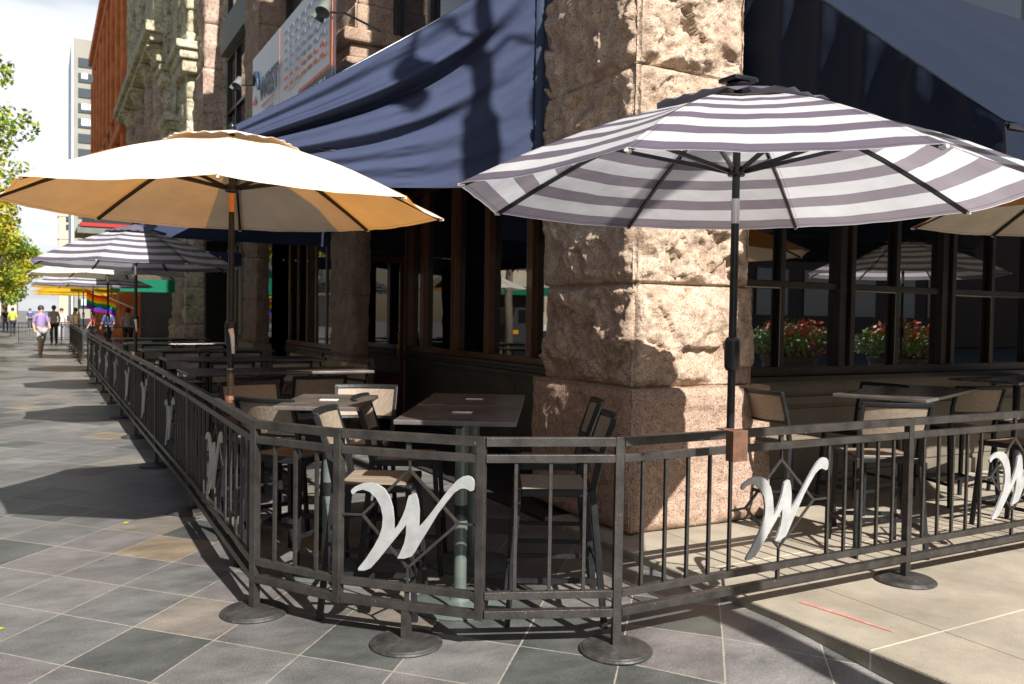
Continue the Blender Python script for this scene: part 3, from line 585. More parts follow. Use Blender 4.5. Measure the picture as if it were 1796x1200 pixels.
# door beside pillar 2, facing the corner
d=wpart('door','door_red',B0,(4.07,4.84,12.12,12.17,.02,.75),(4.07,4.14,12.12,12.17,.75,2.5),(4.78,4.84,12.12,12.17,.75,2.5),(4.14,4.78,12.12,12.17,2.4,2.5),bevel=.004)
wpart('glass','window_glass',d,(4.14,4.78,12.14,12.15,.75,2.4))
m=MB(); m.tube([(4.74,12.1,1.0),(4.74,12.06,1.02),(4.74,12.06,1.32),(4.74,12.1,1.34)],.012,8); m.build('handle','brass',d)
wpart('door_jamb','wall_green',B0,(4.85,4.9,12.1,12.2,0,3.5),bevel=.004); wpart('door_jamb','cream_panel',B0,(4.842,4.849,12.09,12.11,0.02,3.0))
wpart('door_transom','dark_frame',B0,(4.07,4.85,12.1,12.2,2.52,3.5))
# bay 2 windows
WX2=4.35
wf=wpart('bay_window','wood_brown',B0,(WX2,WX2+.1,12.5,17.3,1.0,1.08),(WX2,WX2+.1,12.5,17.3,3.3,3.5),bevel=.006)
yy=[12.5,13.2,13.95,14.7,15.35,15.95,16.6,17.25]
for a,b in zip(yy[:-1],yy[1:]):
    wpart('pane','window_glass',wf,(WX2+.05,WX2+.06,a,b-.08,1.08,3.3)); wpart('mullion','wood_brown',wf,(WX2+.03,WX2+.07,b-.08,b,1.08,3.3))
wpart('wall_base','wall_green',B0,(WX2,WX2+.2,12.45,17.3,0,.86),(WX2-.05,WX2+.2,12.45,17.3,.86,.92),(WX2-.03,WX2+.2,12.45,17.3,.925,.99),(WX2-.02,WX2-.001,12.7,14.6,.15,.75),(WX2-.02,WX2-.001,14.7,17.0,.15,.75),bevel=.005)
wf=wpart('bay_window','dark_frame',B0,(WX2,WX2+.1,18.8,23.6,1.0,1.08),(WX2,WX2+.1,18.8,23.6,3.3,3.5))
for k in range(6):
    a=18.8+k*.8; wpart('pane','window_glass',wf,(WX2+.05,WX2+.06,a,a+.72,1.08,3.3)); wpart('mullion','cream_panel',wf,(WX2-.02,WX2+.09,a+.72,a+.8,1.08,3.3))
wpart('wall_base','wall_green',B0,(WX2,WX2+.2,18.8,23.6,0,.99))
# right side: windows facing the cross street, plane Y=5.4
WY=5.4
wf=wpart('side_window','dark_frame',B0,(5.0,14,WY-.03,WY+.08,1.12,1.20),(5.0,14,WY-.02,WY+.08,1.905,1.965),(5.0,14,WY-.02,WY+.1,2.9,3.1),(5.0,14,WY-.10,WY+.05,1.07,1.119),bevel=.005)
thick=[6.54,8.05,9.6,11.1,12.6]; thin=[5.72,7.28,8.83,10.35,11.85]
for x in thick: wpart('mullion','dark_frame',wf,(x-.10,x-.01,WY-.05,WY+.06,1.2,2.9),(x+.015,x+.075,WY-.08,WY+.06,1.2,2.9),bevel=.006)
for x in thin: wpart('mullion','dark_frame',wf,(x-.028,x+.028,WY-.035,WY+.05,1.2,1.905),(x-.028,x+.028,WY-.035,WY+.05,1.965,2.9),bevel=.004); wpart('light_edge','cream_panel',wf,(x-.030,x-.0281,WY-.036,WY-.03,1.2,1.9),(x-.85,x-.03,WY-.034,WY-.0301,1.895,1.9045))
xs_=sorted([5.0]+thick+thin+[13.9])
for a,b in zip(xs_[:-1],xs_[1:]):
    wpart('pane','side_glass',wf,(a+.06,b-.06,WY+.02,WY+.03,1.2,1.905)); wpart('pane','side_glass',wf,(a+.06,b-.06,WY+.02,WY+.03,1.965,2.9))
wpart('wall_base','wall_cream_shaded',B0,(5.0,14,WY,WY+.2,.05,1.07),(5.0,14,WY-.04,WY,.86,.93),(5.0,14,WY-.03,WY,.05,.2),(5.1,7.3,WY-.015,WY-.0005,.25,.50),(5.1,7.3,WY-.015,WY-.0005,.54,.82),(7.4,9.6,WY-.015,WY-.0005,.25,.50),(7.4,9.6,WY-.015,WY-.0005,.54,.82),bevel=.005)
wpart('upper_wall','grey_trim',B0,(5.0,14,WY+.05,WY+.5,3.1,4.86),(5.0,14,WY-.02,WY+.05,4.76,4.86),bevel=.01)
# the corner's second storey
for X0 in (5.0,7.2,9.4,11.6):
    f=wpart('upper_window','grey_trim',B0,(X0,X0+.12,WY,WY+.1,4.87,8),(X0+.12,X0+2.2,WY,WY+.1,4.87,4.90)); wpart('pane','upper_glass',f,(X0+.12,X0+2.2,WY+.05,WY+.06,4.90,8))
wpart('side_back','interior',B0,(5.0,14.5,WY+.5,WY+.8,.0,8.2)); 
# ------------------------------------------------------------------ awnings
def swag():
    t=thing('awning','lit navy cloth awning with sagging end panel over the street side windows','awning',(0,0,0),0,'navy awnings')
    X0,X1=1.15,3.76; nu,nv=110,80; m=MB()
    for i in range(nu+1):
        s=i/nu; X=X0+(X1-X0)*s
        zt=2.90+1.80*s-.05*math.sin(math.pi*s); zb=2.55+.10*s+.09*s*s-.03*math.sin(math.pi*s)
        for j in range(nv+1):
            q=j/nv; z=zb+(zt-zb)*q
            d=0
            q2=q+.30*(1-s)**2*0 
            for (c0,cur,amp,w) in ((.90,.08,.014,.05),(.66,.42,.085,.05),(.36,.50,.034,.045),(.20,.34,.010,.04),(.08,.22,.010,.04),(.80,.30,.006,.03)):
                qc=c0*(.92+.08*s)+cur*(s-.35)**2*(1 if s>.35 else .3)
                e=(q-qc)/(w*(.7+.6*s))
                env=math.sin(math.pi*min(1,max(0,s*1.05)))**.6*(1-.75*max(0,(s-.72)/.28))
                d+=1.9*amp*env*(math.exp(-e*e)*1.0-.6*math.exp(-(e-1.6)**2))
            d+=.010*math.sin(7*s+3*q)+.006*noise.noise(Vector((s*9,q*7,0)))
            # gathered seam
            es=(s-.5)/.010; d-=.008*math.exp(-es*es); d+=.005*math.exp(-((s-.5)/.04)**2)*math.sin(q*130)
            d+=.010*fbm((s*5+q*3,q*14-s*6,2),4)*(.4+s)
            m.v.append((X,6.15+d,z))
    for i in range(nu):
        for j in range(nv): k=i*(nv+1)+j; m.f.append((k,k+nv+1,k+nv+2,k+1))
    m.build('end_panel','awning_navy',t,smooth=True)
    def slope(mat,ya,yb,x0=1.15,z0=2.9,x1=3.76,z1=4.7,val=.3):
        m=MB(); nx,nY=16,40
        for i in range(nx+1):
            s=i/nx
            for j in range(nY+1):
                y=ya+(yb-ya)*j/nY; m.v.append((x0+(x1-x0)*s,y,z0+(z1-z0)*s-.05*math.sin(math.pi*s)-.02*abs(math.sin(y*2.1))*math.sin(math.pi*s)))
        for i in range(nx):
            for j in range(nY): k=i*(nY+1)+j; m.f.append((k,k+1,k+nY+2,k+nY+1))
        m.build('roof_cloth',mat,t,smooth=True)
        m=MB()
        for j in range(nY+1):
            y=ya+(yb-ya)*j/nY; w=.012*math.sin(y*9); m.v+=[(x0-.002,y,z0),(x0+w,y,z0-val*.5),(x0+w*1.5,y,z0-val-.02*abs(math.sin(y*3)))]
        for j in range(nY):
            for r in (0,1): k=3*j+r; m.f.append((k,k+1,k+4,k+3))
        m.build('valance',mat,t,smooth=True)
    slope('awning_navy',6.153,11.8)
    # frame
    m=MB(); m.tube([(1.17,6.2,2.87),(3.74,6.2,4.62)],.018,8); m.tube([(1.17,6.2,2.87),(1.17,11.75,2.87)],.018,8); m.tube([(1.17,11.75,2.87),(3.74,11.75,4.62)],.018,8); m.tube([(1.17,6.2,2.87),(3.74,6.2,2.70)],.015,8); m.build('frame','black_metal',t,smooth='auto')
    # dark return at the pillar
    m=MB()
    for i in range(7):
        for j in range(30):
            m.v.append((3.60+.02*i,6.135-.020*math.sin(i*1.05)-.01*i,2.68+2.1*j/29))
    for i in range(6):
        for j in range(29): k=i*30+j; m.f.append((k,k+30,k+31,k+1))
    m.build('side_flap','vent_navy',t,smooth=True)
    return t,slope
swag()
def awning2(ya,yb,label,z0=2.9,val=.28,mat='awning_navy',grp='navy awnings',x0=1.15,z1=4.55):
    t=thing('awning',label,'awning',(0,0,0),0,grp); m=MB(); nY=36; nx=10; X1=3.76
    for i in range(nx+1):
        s=i/nx
        for j in range(nY+1):
            y=ya+(yb-ya)*j/nY; m.v.append((x0+(X1-x0)*s,y,z0+(z1-z0)*s-.05*math.sin(math.pi*s)))
    for i in range(nx):
        for j in range(nY): k=i*(nY+1)+j; m.f.append((k,k+1,k+nY+2,k+nY+1))
    m.build('roof_cloth',mat,t,smooth=True)
    m=MB(); n=40
    for j in range(n+1):
        s=j/n; X=x0+(X1-x0)*s; w=.015*math.sin(X*7); zt=z0 + (z1-z0)*s*.0
        m.v+=[(X,ya+.0,zt),(X,ya+w,zt-val*.5),(X,ya+w,zt-val)]
    for j in range(n):
        for r in (0,1): k=3*j+r; m.f.append((k,k+3,k+4,k+1))
    m.build('end_valance',mat,t,smooth=True)
    m=MB()
    for j in range(nY+1):
        y=ya+(yb-ya)*j/nY; w=.012*math.sin(y*9); m.v+=[(x0,y,z0),(x0+w,y,z0-val)]
    for j in range(nY): k=2*j; m.f.append((k,k+1,k+3,k+2))
    m.build('valance',mat,t,smooth=True)
    m=MB(); m.tube([(x0,ya+.03,z0-.02),(X1,ya+.03,z1-.03)],.018,8); m.tube([(x0,ya+.03,z0-.02),(X1,ya+.03,z0-.02)],.015,8); m.tube([(x0+.02,ya,z0-.02),(x0+.02,yb,z0-.02)],.015,8); m.build('frame','black_metal',t)
    return t
awning2(12.45,17.3,'navy awning over the second bay, blue end valance seen under the tan umbrella')
awning2(18.8,23.4,'navy awning over the third bay, mostly hidden behind the nearer ones')
awning2(27.5,31.5,'green cloth awning beside the stone column with the pale base',z0=2.75,val=.55,mat='awning_green',grp='far awnings',x0=2.0,z1=3.9)
# string lights under the awnings
for ya,nm in ((12.6,'row of tiny bulbs strung under the second bay awning'),):
    t=thing('string_lights',nm,'string lights')
    m=MB(); m.tube([(1.4,ya,2.45),(2.5,ya,2.41),(3.6,ya,2.45)],.004,5); m.build('cable','black_metal',t)
    me=None
    for i in range(12):
        if me is None: m=MB(); m.lathe([(.002,-.016),(.010,-.008),(.012,0),(.008,.012),(.003,.018)],n=8); o=m.build('bulb','white_plastic',t,smooth=True); me=o.data
        else: o=bpy.data.objects.new('bulb',me); COL.objects.link(o); o.parent=t
        o.location=(1.5+i*.18,ya,2.40)
def right_awning():
    t=thing('awning','navy awning in painted shade over the side street windows at top right','awning',(0,0,0),0,'navy awnings')
    xa,xb=4.80,12.6; m=MB(); nx,ns=120,24
    yo,zo,yi,zi=2.88,2.77,5.36,4.88
    for i in range(nx+1):
        X=xa+(xb-xa)*i/nx
        for j in range(ns+1):
            s=j/ns; sag=.06*math.sin(math.pi*s)*(.5+.5*math.sin(X*2.2)**2)
            m.v.append((X,yo+(yi-yo)*s,zo+(zi-zo)*s-sag-.012*math.sin(X*5+2*s)*math.sin(math.pi*s)+.010*fbm((X*2,s*3,0),3)))
    for i in range(nx):
        for j in range(ns): k=i*(ns+1)+j; m.f.append((k,k+ns+1,k+ns+2,k+1))
    m.build('roof_cloth','awning_shaded',t,smooth=True)
    m=MB()   # valance, gathered
    for i in range(nx+1):
        X=xa+(xb-xa)*i/nx
        for j in range(9):
            q=j/8; w=.03*math.sin(X*6.1+q*2.2)*q+.02*fbm((X*3,q*2,4),3)
            m.v.append((X,yo-.003+w,zo-.34*q-.03*q*abs(math.sin(X*2.0))))
    for i in range(nx):
        for j in range(8): k=i*9+j; m.f.append((k,k+1,k+10,k+9))
    m.build('valance','awning_shaded',t,smooth=True)
    m=MB(); nu,nv=90,36      # side panel facing the corner
    for i in range(nu+1):
        s=i/nu; Y=yo+(yi-yo)*s; zt=zo+(zi-zo)*s-.03*math.sin(math.pi*s); zb=2.50+.12*math.sin(math.pi*s)
        for j in range(nv+1):
            q=j/nv; z=zb+(zt-zb)*q
            d=.045*(q**1.6)*(math.exp(-((frac(Y*2.7+.25*q)-.5)/.16)**2)-.3)*(1 if s<.92 else 0)+.02*fbm((Y*3,q*1.5,2),3)
            m.v.append((xa-.02-d,Y,z))
    for i in range(nu):
        for j in range(nv): k=i*(nv+1)+j; m.f.append((k,k+1,k+nv+2,k+nv+1))
    m.build('side_panel','awning_shaded',t,smooth=True)
    m=MB(); m.tube([(xa+.02,yo,zo-.03),(xb,yo,zo-.03)],.018,8); m.tube([(xa+.02,yo,zo-.03),(xa+.02,yi,zi-.05)],.018,8); m.build('frame','black_metal',t,smooth='auto')
right_awning()
# ------------------------------------------------------------------ text helper
def text_mesh(name,body,size,mat,parent,mw,ext=.004,font_shear=0,bold=0):
    c=bpy.data.curves.new(name,'FONT'); c.body=body; c.size=size; c.extrude=ext; c.align_x='CENTER'; c.shear=font_shear; c.offset=bold; c.resolution_u=3
    o=bpy.data.objects.new('tmp',c); COL.objects.link(o); dg=bpy.context.evaluated_depsgraph_get(); me=bpy.data.meshes.new_from_object(o.evaluated_get(dg)); bpy.data.objects.remove(o)
    me.name=name; me.materials.clear(); me.materials.append(MATS[mat]); q=bpy.data.objects.new(name,me); COL.objects.link(q); q.parent=parent; q.matrix_local=mw; return q
# matrix for text on a wall facing -X (reading toward -Y when seen from the street)
def faceW(x,y,z): return Matrix(((0,0,-1,x),(-1,0,0,y),(0,1,0,z),(0,0,0,1)))
# banner over the second bay
bn=thing('banner','white vinyl banner with navy lettering and orange duck bill logo above the awnings','banner',(0,0,0))
m=MB(); by0,by1=10.75,15.65
for i in range(31):
    y=by0+(by1-by0)*i/30; s=i/30
    zb=4.35+.25*s+.10*math.sin(s*5) ; m.v+=[(3.30+.02*math.sin(y*2),y,zb),(3.30+.02*math.sin(y*2),y,5.15+0*s),(3.30,y,6.15)]
m.v+= [(v[0]+.006,v[1],v[2]) for v in m.v]
n=93
for i in range(30):
    for r in (0,1):
        k=3*i+r; m.f.append((k,k+1,k+4,k+3)); m.f.append((k+n,k+3+n,k+4+n,k+1+n))
m.build('cloth','banner_white',bn)
wpart('navy_strip','navy_ink',bn,(3.262,3.268,10.76,13.2,4.50,4.80)); wpart('orange_edge','orange_ink',bn,(3.262,3.268,10.76,10.86,4.82,6.1),(3.262,3.268,10.86,12.4,4.82,4.87)); wpart('divider','orange_ink',bn,(3.266,3.27,13.55,13.565,4.8,6.1))
text_mesh('lettering','WEST',.52,'navy_ink',bn,faceW(3.262,14.27,5.25),bold=.008)
text_mesh('lettering','T A V E R N',.16,'pale_ink',bn,faceW(3.262,14.35,4.93))
text_mesh('lettering','10 PM',.26,'banner_white',bn,faceW(3.258,11.35,4.56),bold=.006)
m=MB(); m.v=[(3.262,15.22,5.42),(3.262,15.54,5.30),(3.262,15.22,5.26)]; m.v+=[(v[0]+.004,v[1],v[2]) for v in m.v]; m.f=[(0,1,2),(5,4,3),(0,3,4,1),(1,4,5,2),(2,5,3,0)]; m.build('duck_bill','orange_ink',bn)
m=MB(); m.tube([(3.262,15.40,5.62),(3.262,15.33,5.78),(3.262,15.18,5.79),(3.262,15.08,5.66),(3.262,15.04,5.48)],[.02,.035,.045,.035,.02],6); m.build('duck_neck','navy_ink',bn)
wpart('logo_rule','orange_ink',bn,(3.262,3.266,13.9,14.8,5.13,5.155))
for k in range(7):
    z=5.92-k*.14; wpart('small_print','pale_ink' if k<5 else 'orange_ink',bn,*[(3.264,3.267,11.1+.32*j+.03*((k*j)%3),11.1+.32*j+.22,z-.03,z+.02) for j in range(7)])
# spot lamps on brackets
def spot(x,y,z,label):
    t=thing('flood_lamp',label,'lamp',(x,y,z),0,'flood lamps on the facade')
    m=MB(); m.tube([(.8,0,-.1),(.3,0,.05),(0,0,0)],.015,6); m.build('bracket','black_metal',t)
    for dy in (-.12,.12):
        m=MB(); m.lathe([(.03,.16),(.06,.14),(.075,.05),(.095,-.06),(.085,-.06),(.02,.0)],n=14); o=m.build('lamp_head','grey_trim',t,smooth='auto'); o.location=(0,dy,0); o.rotation_euler=(R(20 if dy>0 else -20),R(25),0)
spot(3.1,10.7,5.45,'twin flood lamps beside the near end of the banner')
spot(3.2,16.6,5.9,'twin flood lamps beyond the far end of the banner')
# ------------------------------------------------------------------ ornate stone building
B1=thing('ornate_building','olive and pink rough stone building with round columns beyond the corner restaurant','building')
wpart('wall','olive_stone',B1,(4.3,9,24.0,45.5,0,21))
zc=[2.9,3.7,4.4,5.2,6.0,6.8,7.6,8.4,9.2,10.0,10.8,11.6,12.4,13.2,14.0,14.8,15.6]
p1=rock(3.8,4.6,24.1,25.3,[3.5,4.6,5.8,7,8.2,9.4,10.6,11.8,13,14.2,15.4],.10,.09,3.3,'WS').build('pier','pink_stone',B1,smooth=True)
for (ya,yb,z0,sd) in ((25.4,26.9,3.3,2.2),(27.6,28.8,3.3,6.2),(29.9,30.9,3.3,8.1)):
    p=rock(3.55,4.6,ya,yb,[z0+.62*k for k in range(22)],.09,.10,sd,'WS').build('pier','olive_stone',B1,smooth=True)
for (ya,yb,z) in ((24.9,27.2,8.9),(27.4,29.2,7.4),(26.0,28.4,5.6),(29.6,31.2,9.7)):
    wpart('bracket_cornice','olive_stone',B1,(3.2,4.5,ya,yb,z,z+.22),(3.3,4.5,ya+.1,yb-.1,z-.25,z),(3.38,4.5,ya+.2,yb-.2,z-.6,z-.25),bevel=.04)
def column(par,x,y,z0,z1,r,mat,capm,n=14):
    m=MB(); pr=[]; z=z0; k=0
    while z<z1-.01:
        e=min(z1,z+.75); o_=.02*noise.noise(Vector((y,z,3))); pr+=[(r-.02,z),(r+.02+o_,z+.06),(r+.03+o_,(z+e)/2),(r+.01+o_,e-.05),(r-.02,e)]; z=e
    m.lathe(pr,c=(x,y,0),n=n)
    c=m.build('column',mat,par,smooth=True)
    m=MB(); m.lathe([(r,z1-.05),(r+.12,z1+.1),(r+.08,z1+.18),(r+.22,z1+.42),(r+.26,z1+.5)],c=(x,y,0),n=10); m.box(x-r-.28,x+r+.28,y-r-.28,y+r+.28,z1+.5,z1+.62); m.build('capital',capm,c)
for y in (31.9,34.6,38.4,42.6): column(B1,3.72,y,3.2,10.1,.36,'pink_stone','olive_stone')
for y in (31.9,34.6,38.4,42.6): column(B1,3.72,y,12.3,18.5,.34,'olive_stone','olive_stone')
for y in (36.4,40.4,44.6): column(B1,3.95,y,12.3,18.5,.26,'olive_stone','olive_stone')
wpart('cornice','olive_stone',B1,(3.15,4.4,31.0,45.6,10.75,11.0),(3.0,4.4,30.8,45.7,11.0,11.35),(3.25,4.4,31.0,45.6,11.35,12.2),bevel=.04)
wpart('cornice','olive_stone',B1,(3.0,4.4,24,45.6,19.3,20.2),bevel=.05)
for y0,y1 in ((32.5,34.0),(35.2,37.9),(39.0,42.0)):
    f=wpart('window','grey_trim',B1,(4.15,4.29,y0,y0+.12,3.5,10.5),(4.15,4.29,y1-.12,y1,3.5,10.5),(4.15,4.29,y0+.12,y1-.12,6.7,6.9)); wpart('pane','upper_glass',f,(4.2,4.25,y0+.12,y1-.12,3.5,6.7),(4.2,4.25,y0+.12,y1-.12,6.9,10.5))
for y0,y1 in ((32.5,34.0),(35.2,36.0),(36.8,38),(39,40),(40.8,42)):
    f=wpart('window','grey_trim',B1,(4.15,4.29,y0,y1,12.3,12.45)); wpart('pane','upper_glass',f,(4.2,4.25,y0,y1,12.45,18.3))
# ground floor entrance column of the ornate building
rock(3.55,4.9,25.6,29.0,[0,.55,1.25],.12,.10,12.3,'WS').build('plinth','pink_stone',B1,smooth=True)
rock(3.60,4.9,25.7,26.3,[1.25,1.8,2.35,2.9,3.3],.10,.07,5.3,'WS').build('pier_block','olive_stone',B1,smooth=True)
rock(3.60,4.9,28.3,28.9,[1.25,1.8,2.35,2.9,3.3],.10,.07,5.9,'WS').build('pier_block','olive_stone',B1,smooth=True)
m=MB(); m.lathe([(.62,1.25),(.62,1.38),(.5,1.45),(.56,1.55),(.46,1.62),(.44,3.3)],c=(3.95,27.3,0),n=20); m.build('column','granite_dim',B1,smooth='auto')
wpart('recess','interior',B1,(4.2,4.29,29.5,45.0,0.02,3.1))
# ------------------------------------------------------------------ red building
B2=thing('red_building','tall orange red sandstone building with vertical ribs down the street','building')
wpart('wall','red_sandstone',B2,(4.0,14,46,78,0,21.6))
wpart('cornice','red_sandstone',B2,(3.55,4.0,45.9,78.2,21.0,21.7),(3.3,4.2,45.9,78.4,21.7,22.3),(3.75,4.0,46,78,20.2,21.0),bevel=.05)
for k in range(17):
    y=46.6+k*1.9; wpart('rib','red_sandstone',B2,(3.62 if k%2 else 3.45,4.0,y,y+(.75 if k%2 else .95),4.2,20.2),bevel=.08)
for k in range(16):
    y=46.6+k*1.9+.95; wpart('window_slot','tower_glass',B2,(3.93,3.99,y+.1,y+.75,13.2,19),(3.93,3.99,y+.1,y+.75,6,9.6))
wpart('string_course','red_sandstone',B2,(3.3,4.0,46,78,10.6,11.1),(3.45,4.0,46,78,12.4,12.6),bevel=.04)
for k in range(8):
    y=47+k*4; rock(3.4,4.0,y,y+1.3,[0,.9,1.8,2.7,3.6,4.2],.25,.10,k*1.7,'WS').build('pier','red_sandstone',B2,smooth=True)
for k in range(3): wpart('chimney','red_sandstone',B2,(3.6,4.4,54+9*k,55.2+9*k,22.3,24.0))
# black fascia sign with red border
sg=thing('fascia_sign','black shop sign with red border and white script lettering hanging over the pavement','sign')
wpart('board','sign_black',sg,(1.15,4.2,31.6,31.9,4.55,5.7)); wpart('red_border','sign_red',sg,(1.10,4.2,31.55,31.95,4.43,4.55),(1.10,4.2,31.55,31.95,5.7,5.82)); 
wpart('canopy_edge','grey_trim',sg,(1.0,4.2,31.6,34,4.2,4.4))
text_mesh('lettering','3 Margs Taco',.62,'white_plastic',sg,Matrix(((1,0,0,2.75),(0,0,-1,31.58),(0,1,0,4.88),(0,0,0,1))),font_shear=.3,bold=.01)
# ------------------------------------------------------------------ distant towers
T=thing('office_tower','pale concrete office tower with dark window bands rising down the street','tower')
wpart('shaft','tower_concrete',T,(5.7,34,200,225,0,58.4)); 
wpart('lit_side_strip','blind',T,(5.3,5.69,200.5,225,0,58.0))  # pale strip, sunlight on the tower's left side put into colour
for k in range(17):
    z=54.0-k*3.15; f=wpart('window_band','tower_glass',T,(6.5,33,199.8,199.99,z-1.4,z+.5))
    random.seed(k)
    for j in range(9):
        if random.random()<.45: x=7.1+j*1.35; wpart('blind','blind',f,(x,x+1.2,199.70,199.79,z-1.0+.4*random.random(),z+.5))
T2=thing('clock_tower','slender cream stone tower far down the street','tower')
wpart('shaft','cream_panel',T2,(4.4,9.4,300,306,0,35),(4.1,9.7,299.8,306,24,25),(4.1,9.7,299.8,306,31,32),(5.2,8.6,300.5,305,35,38.5))
for z in (17,21,27,29.5): wpart('window','tower_glass',T2,(6.4,7.6,299.7,299.99,z,z+1.6))
T3=thing('low_building','pale far building closing the street at the left','building')
wpart('wall','cream_panel',T3,(-40,-6,260,275,0,24)); wpart('window','tower_glass',T3,*[(-39+3.2*k,-37.4+3.2*k,259.9,259.99,4+4*j,6.4+4*j) for k in range(10) for j in range(4)])
# across the street (mirrored in the shop windows)
T4=thing('opposite_block','long pale masonry block on the far side of the street','building')
wpart('wall','cream_panel',T4,(-32,-24,-25,150,4.2,16)); wpart('shopfront','dark_frame',T4,(-31,-24.3,-25,150,0,4.2))
wpart('window','tower_glass',T4,*[(-24.0,-23.9,-24+5*k,-21.5+5*k,6+4.5*j,8.8+4.5*j) for k in range(34) for j in range(2)])
wpart('shop_awning','awning_green',T4,(-24,-22.6,2,14,3.2,3.9),(-24,-22.6,22,34,3.2,3.9))
wpart('white_board','blind',T4,(-24.1,-23.95,16,20,1.0,3.6),(-24.1,-23.95,-6,0,.8,3.4))
T5=thing('side_street_block','brick block on the far side of the cross street behind the camera','building')
wpart('wall','dark_brick',T5,(-4,220,-40,-26,0,15)); wpart('window','tower_glass',T5,*[(9+4*k,11.6+4*k,-25.99,-25.9,2+4*j,4.8+4*j) for k in range(12) for j in range(3)])
K1=thing('kiosk','cream sided kiosk with a green awning across the street, mirrored in the shop windows','kiosk')
wpart('wall','cream_panel',K1,(-19,-7,46,52,.9,4.6)); wpart('counter','cloth_white',K1,(-18,-8,45.6,46,.8,1.2)); wpart('opening','dark_frame',K1,(-17,-13,45.9,45.99,1.4,3.0)); wpart('awning_cloth','awning_green',K1,(-18,-7.5,44.8,45.99,3.0,3.5))
wpart('base','dark_frame',K1,(-18.8,-7.2,46.05,51.8,0,.9))
V1=thing('delivery_van','dark van parked across the street, mirrored in the shop windows','van')
m=MB(); m.v=[(x,y,z) for y in (36,41) for x,z in ((-12,.35),(-12,1.3),(-11.7,2.1),(-10.4,2.1),(-10.1,1.3),(-10.1,.35))]; m.f=[(0,1,2,3,4,5),(11,10,9,8,7,6)]+[(i,i+6,(i+1)%6+6,(i+1)%6) for i in range(6)]; m.build('body','car_black',V1,bevel=.08)
wpart('windscreen','window_glass',V1,(-11.6,-10.5,35.97,35.999,1.35,2.0)); wpart('headlight','yellow_cloth',V1,(-11.9,-11.6,35.96,35.999,.8,1.0)); wpart('headlight','yellow_cloth',V1,(-10.5,-10.2,35.96,35.999,.8,1.0))
for x in (-12.0,-10.3):
    for y in (37,40): m=MB(); m.tube([(x,y,.34),(x+.22,y,.34)],.34,18); m.build('wheel','black_metal',V1)
# ------------------------------------------------------------------ furniture
def bar_stool(name,label,group):
    t=thing(name,label,'bar stool',(0,0,0),0,group); K='chair_black'
    # local: faces +y, backrest at -y
    fz=.70
    me=None
    for sx in (-1,1):
        m=MB(); m.bar((sx*.235,.235,0),(sx*.205,.185,.69),.030,.030); m.build('leg',K,t,bevel=.004)
        m=MB(); m.bar((sx*.235,-.27,0),(sx*.205,-.20,.70),.030,.034); m.build('leg',K,t,bevel=.004)
        m=MB(); m.bar((sx*.205,-.20,.70),(sx*.215,-.24,.90),.028,.034); m.bar((sx*.215,-.24,.90),(sx*.222,-.30,1.07),.026,.030); m.build('back_upright',K,t,bevel=.004)
    m=MB(); m.box(-.225,.225,.17,.205,.675,.712); m.box(-.225,.225,-.215,-.18,.675,.712); m.box(-.225,-.195,-.18,.17,.675,.712); m.box(.195,.225,-.18,.17,.675,.712); m.build('seat_frame',K,t,bevel=.006)
    for k in range(3):
        x0=-.193+k*.1295; m=MB(); m.box(x0,x0+.123,-.178,.168,.690,.716); m.build('seat_slat','slat',t,bevel=.004)
    m=MB()
    for z,y in ((.24,.222),): m.bar((-.226,y,z),(.226,y,z),.022,.028)
    m.bar((-.226,-.245,.30),(.226,-.245,.30),.020,.024); m.bar((-.227,-.245,.24),(-.227,.222,.24),.020,.024); m.bar((.227,-.245,.24),(.227,.222,.24),.020,.024); m.build('footrest',K,t)
    # curved back panel and top rail
    def arc(z0,z1,yo0,yo1,th,nm,mat,wd=.205,bev=0):
        m=MB(); n=10
        for i in range(n+1):
            x=-wd+2*wd*i/n; c=-.045*(1-(x/wd)**2)
            for (y,z) in ((yo0+c-th,z0),(yo0+c,z0),(yo1+c,z1),(yo1+c-th,z1)): m.v.append((x,y,z))
        for i in range(n):
            for k in range(4): a=4*i+k; b=4*i+(k+1)%4; m.f.append((a,b,b+4,a+4))
        m.f.append((0,1,2,3)[::-1]); m.f.append(tuple(4*n+k for k in range(4))); return m.build(nm,mat,t,bevel=bev)
    arc(.865,1.055,-.222,-.285,.012,'back_panel','slat')
    arc(1.058,1.088,-.277,-.287,.030,'top_rail',K,wd=.232,bev=.006)
    arc(.845,.862,-.214,-.219,.020,'lower_rail',K,wd=.208)
    return t
dirv=math.atan2(.852,.524)          # run of the near tables
GS='bar stools on the patio'
st0=bar_stool('bar_stool','bar stool seen side on, nearest to the sunlit corner pillar',GS)
st0.location=(2.42,3.88,0); st0.rotation_euler=(0,0,R(62))
def place(x,y,facing,label): return dup(st0,(x,y,0),R(facing-90),label,GS)
place(2.80,4.55,150,'bar stool just behind the side-on stool, on the wall side')
place(1.62,4.38,-30,'bar stool at the near left corner of the nearest table behind the letter W')
place(2.05,5.03,-28,'bar stool with sunlit curved backrest between the two front tables')
place(1.96,5.72,-118,'bar stool with pale sunlit back facing the camera behind the second front table')
place(1.43,5.42,35,'bar stool just inside the fence corner with a sunlit seat')
place(1.42,6.25,-80,'bar stool in shade behind the fence just right of the tan umbrella pole')
place(1.50,7.35,95,'bar stool in shade at the near side of the third table')
place(2.05,7.3,90,'bar stool in shade right of the tan umbrella pole at the third table')
place(1.75,9.6,95,'bar stool in shade at the near side of the fourth table')
place(2.4,9.6,90,'bar stool in shade at the wall side of the fourth table')
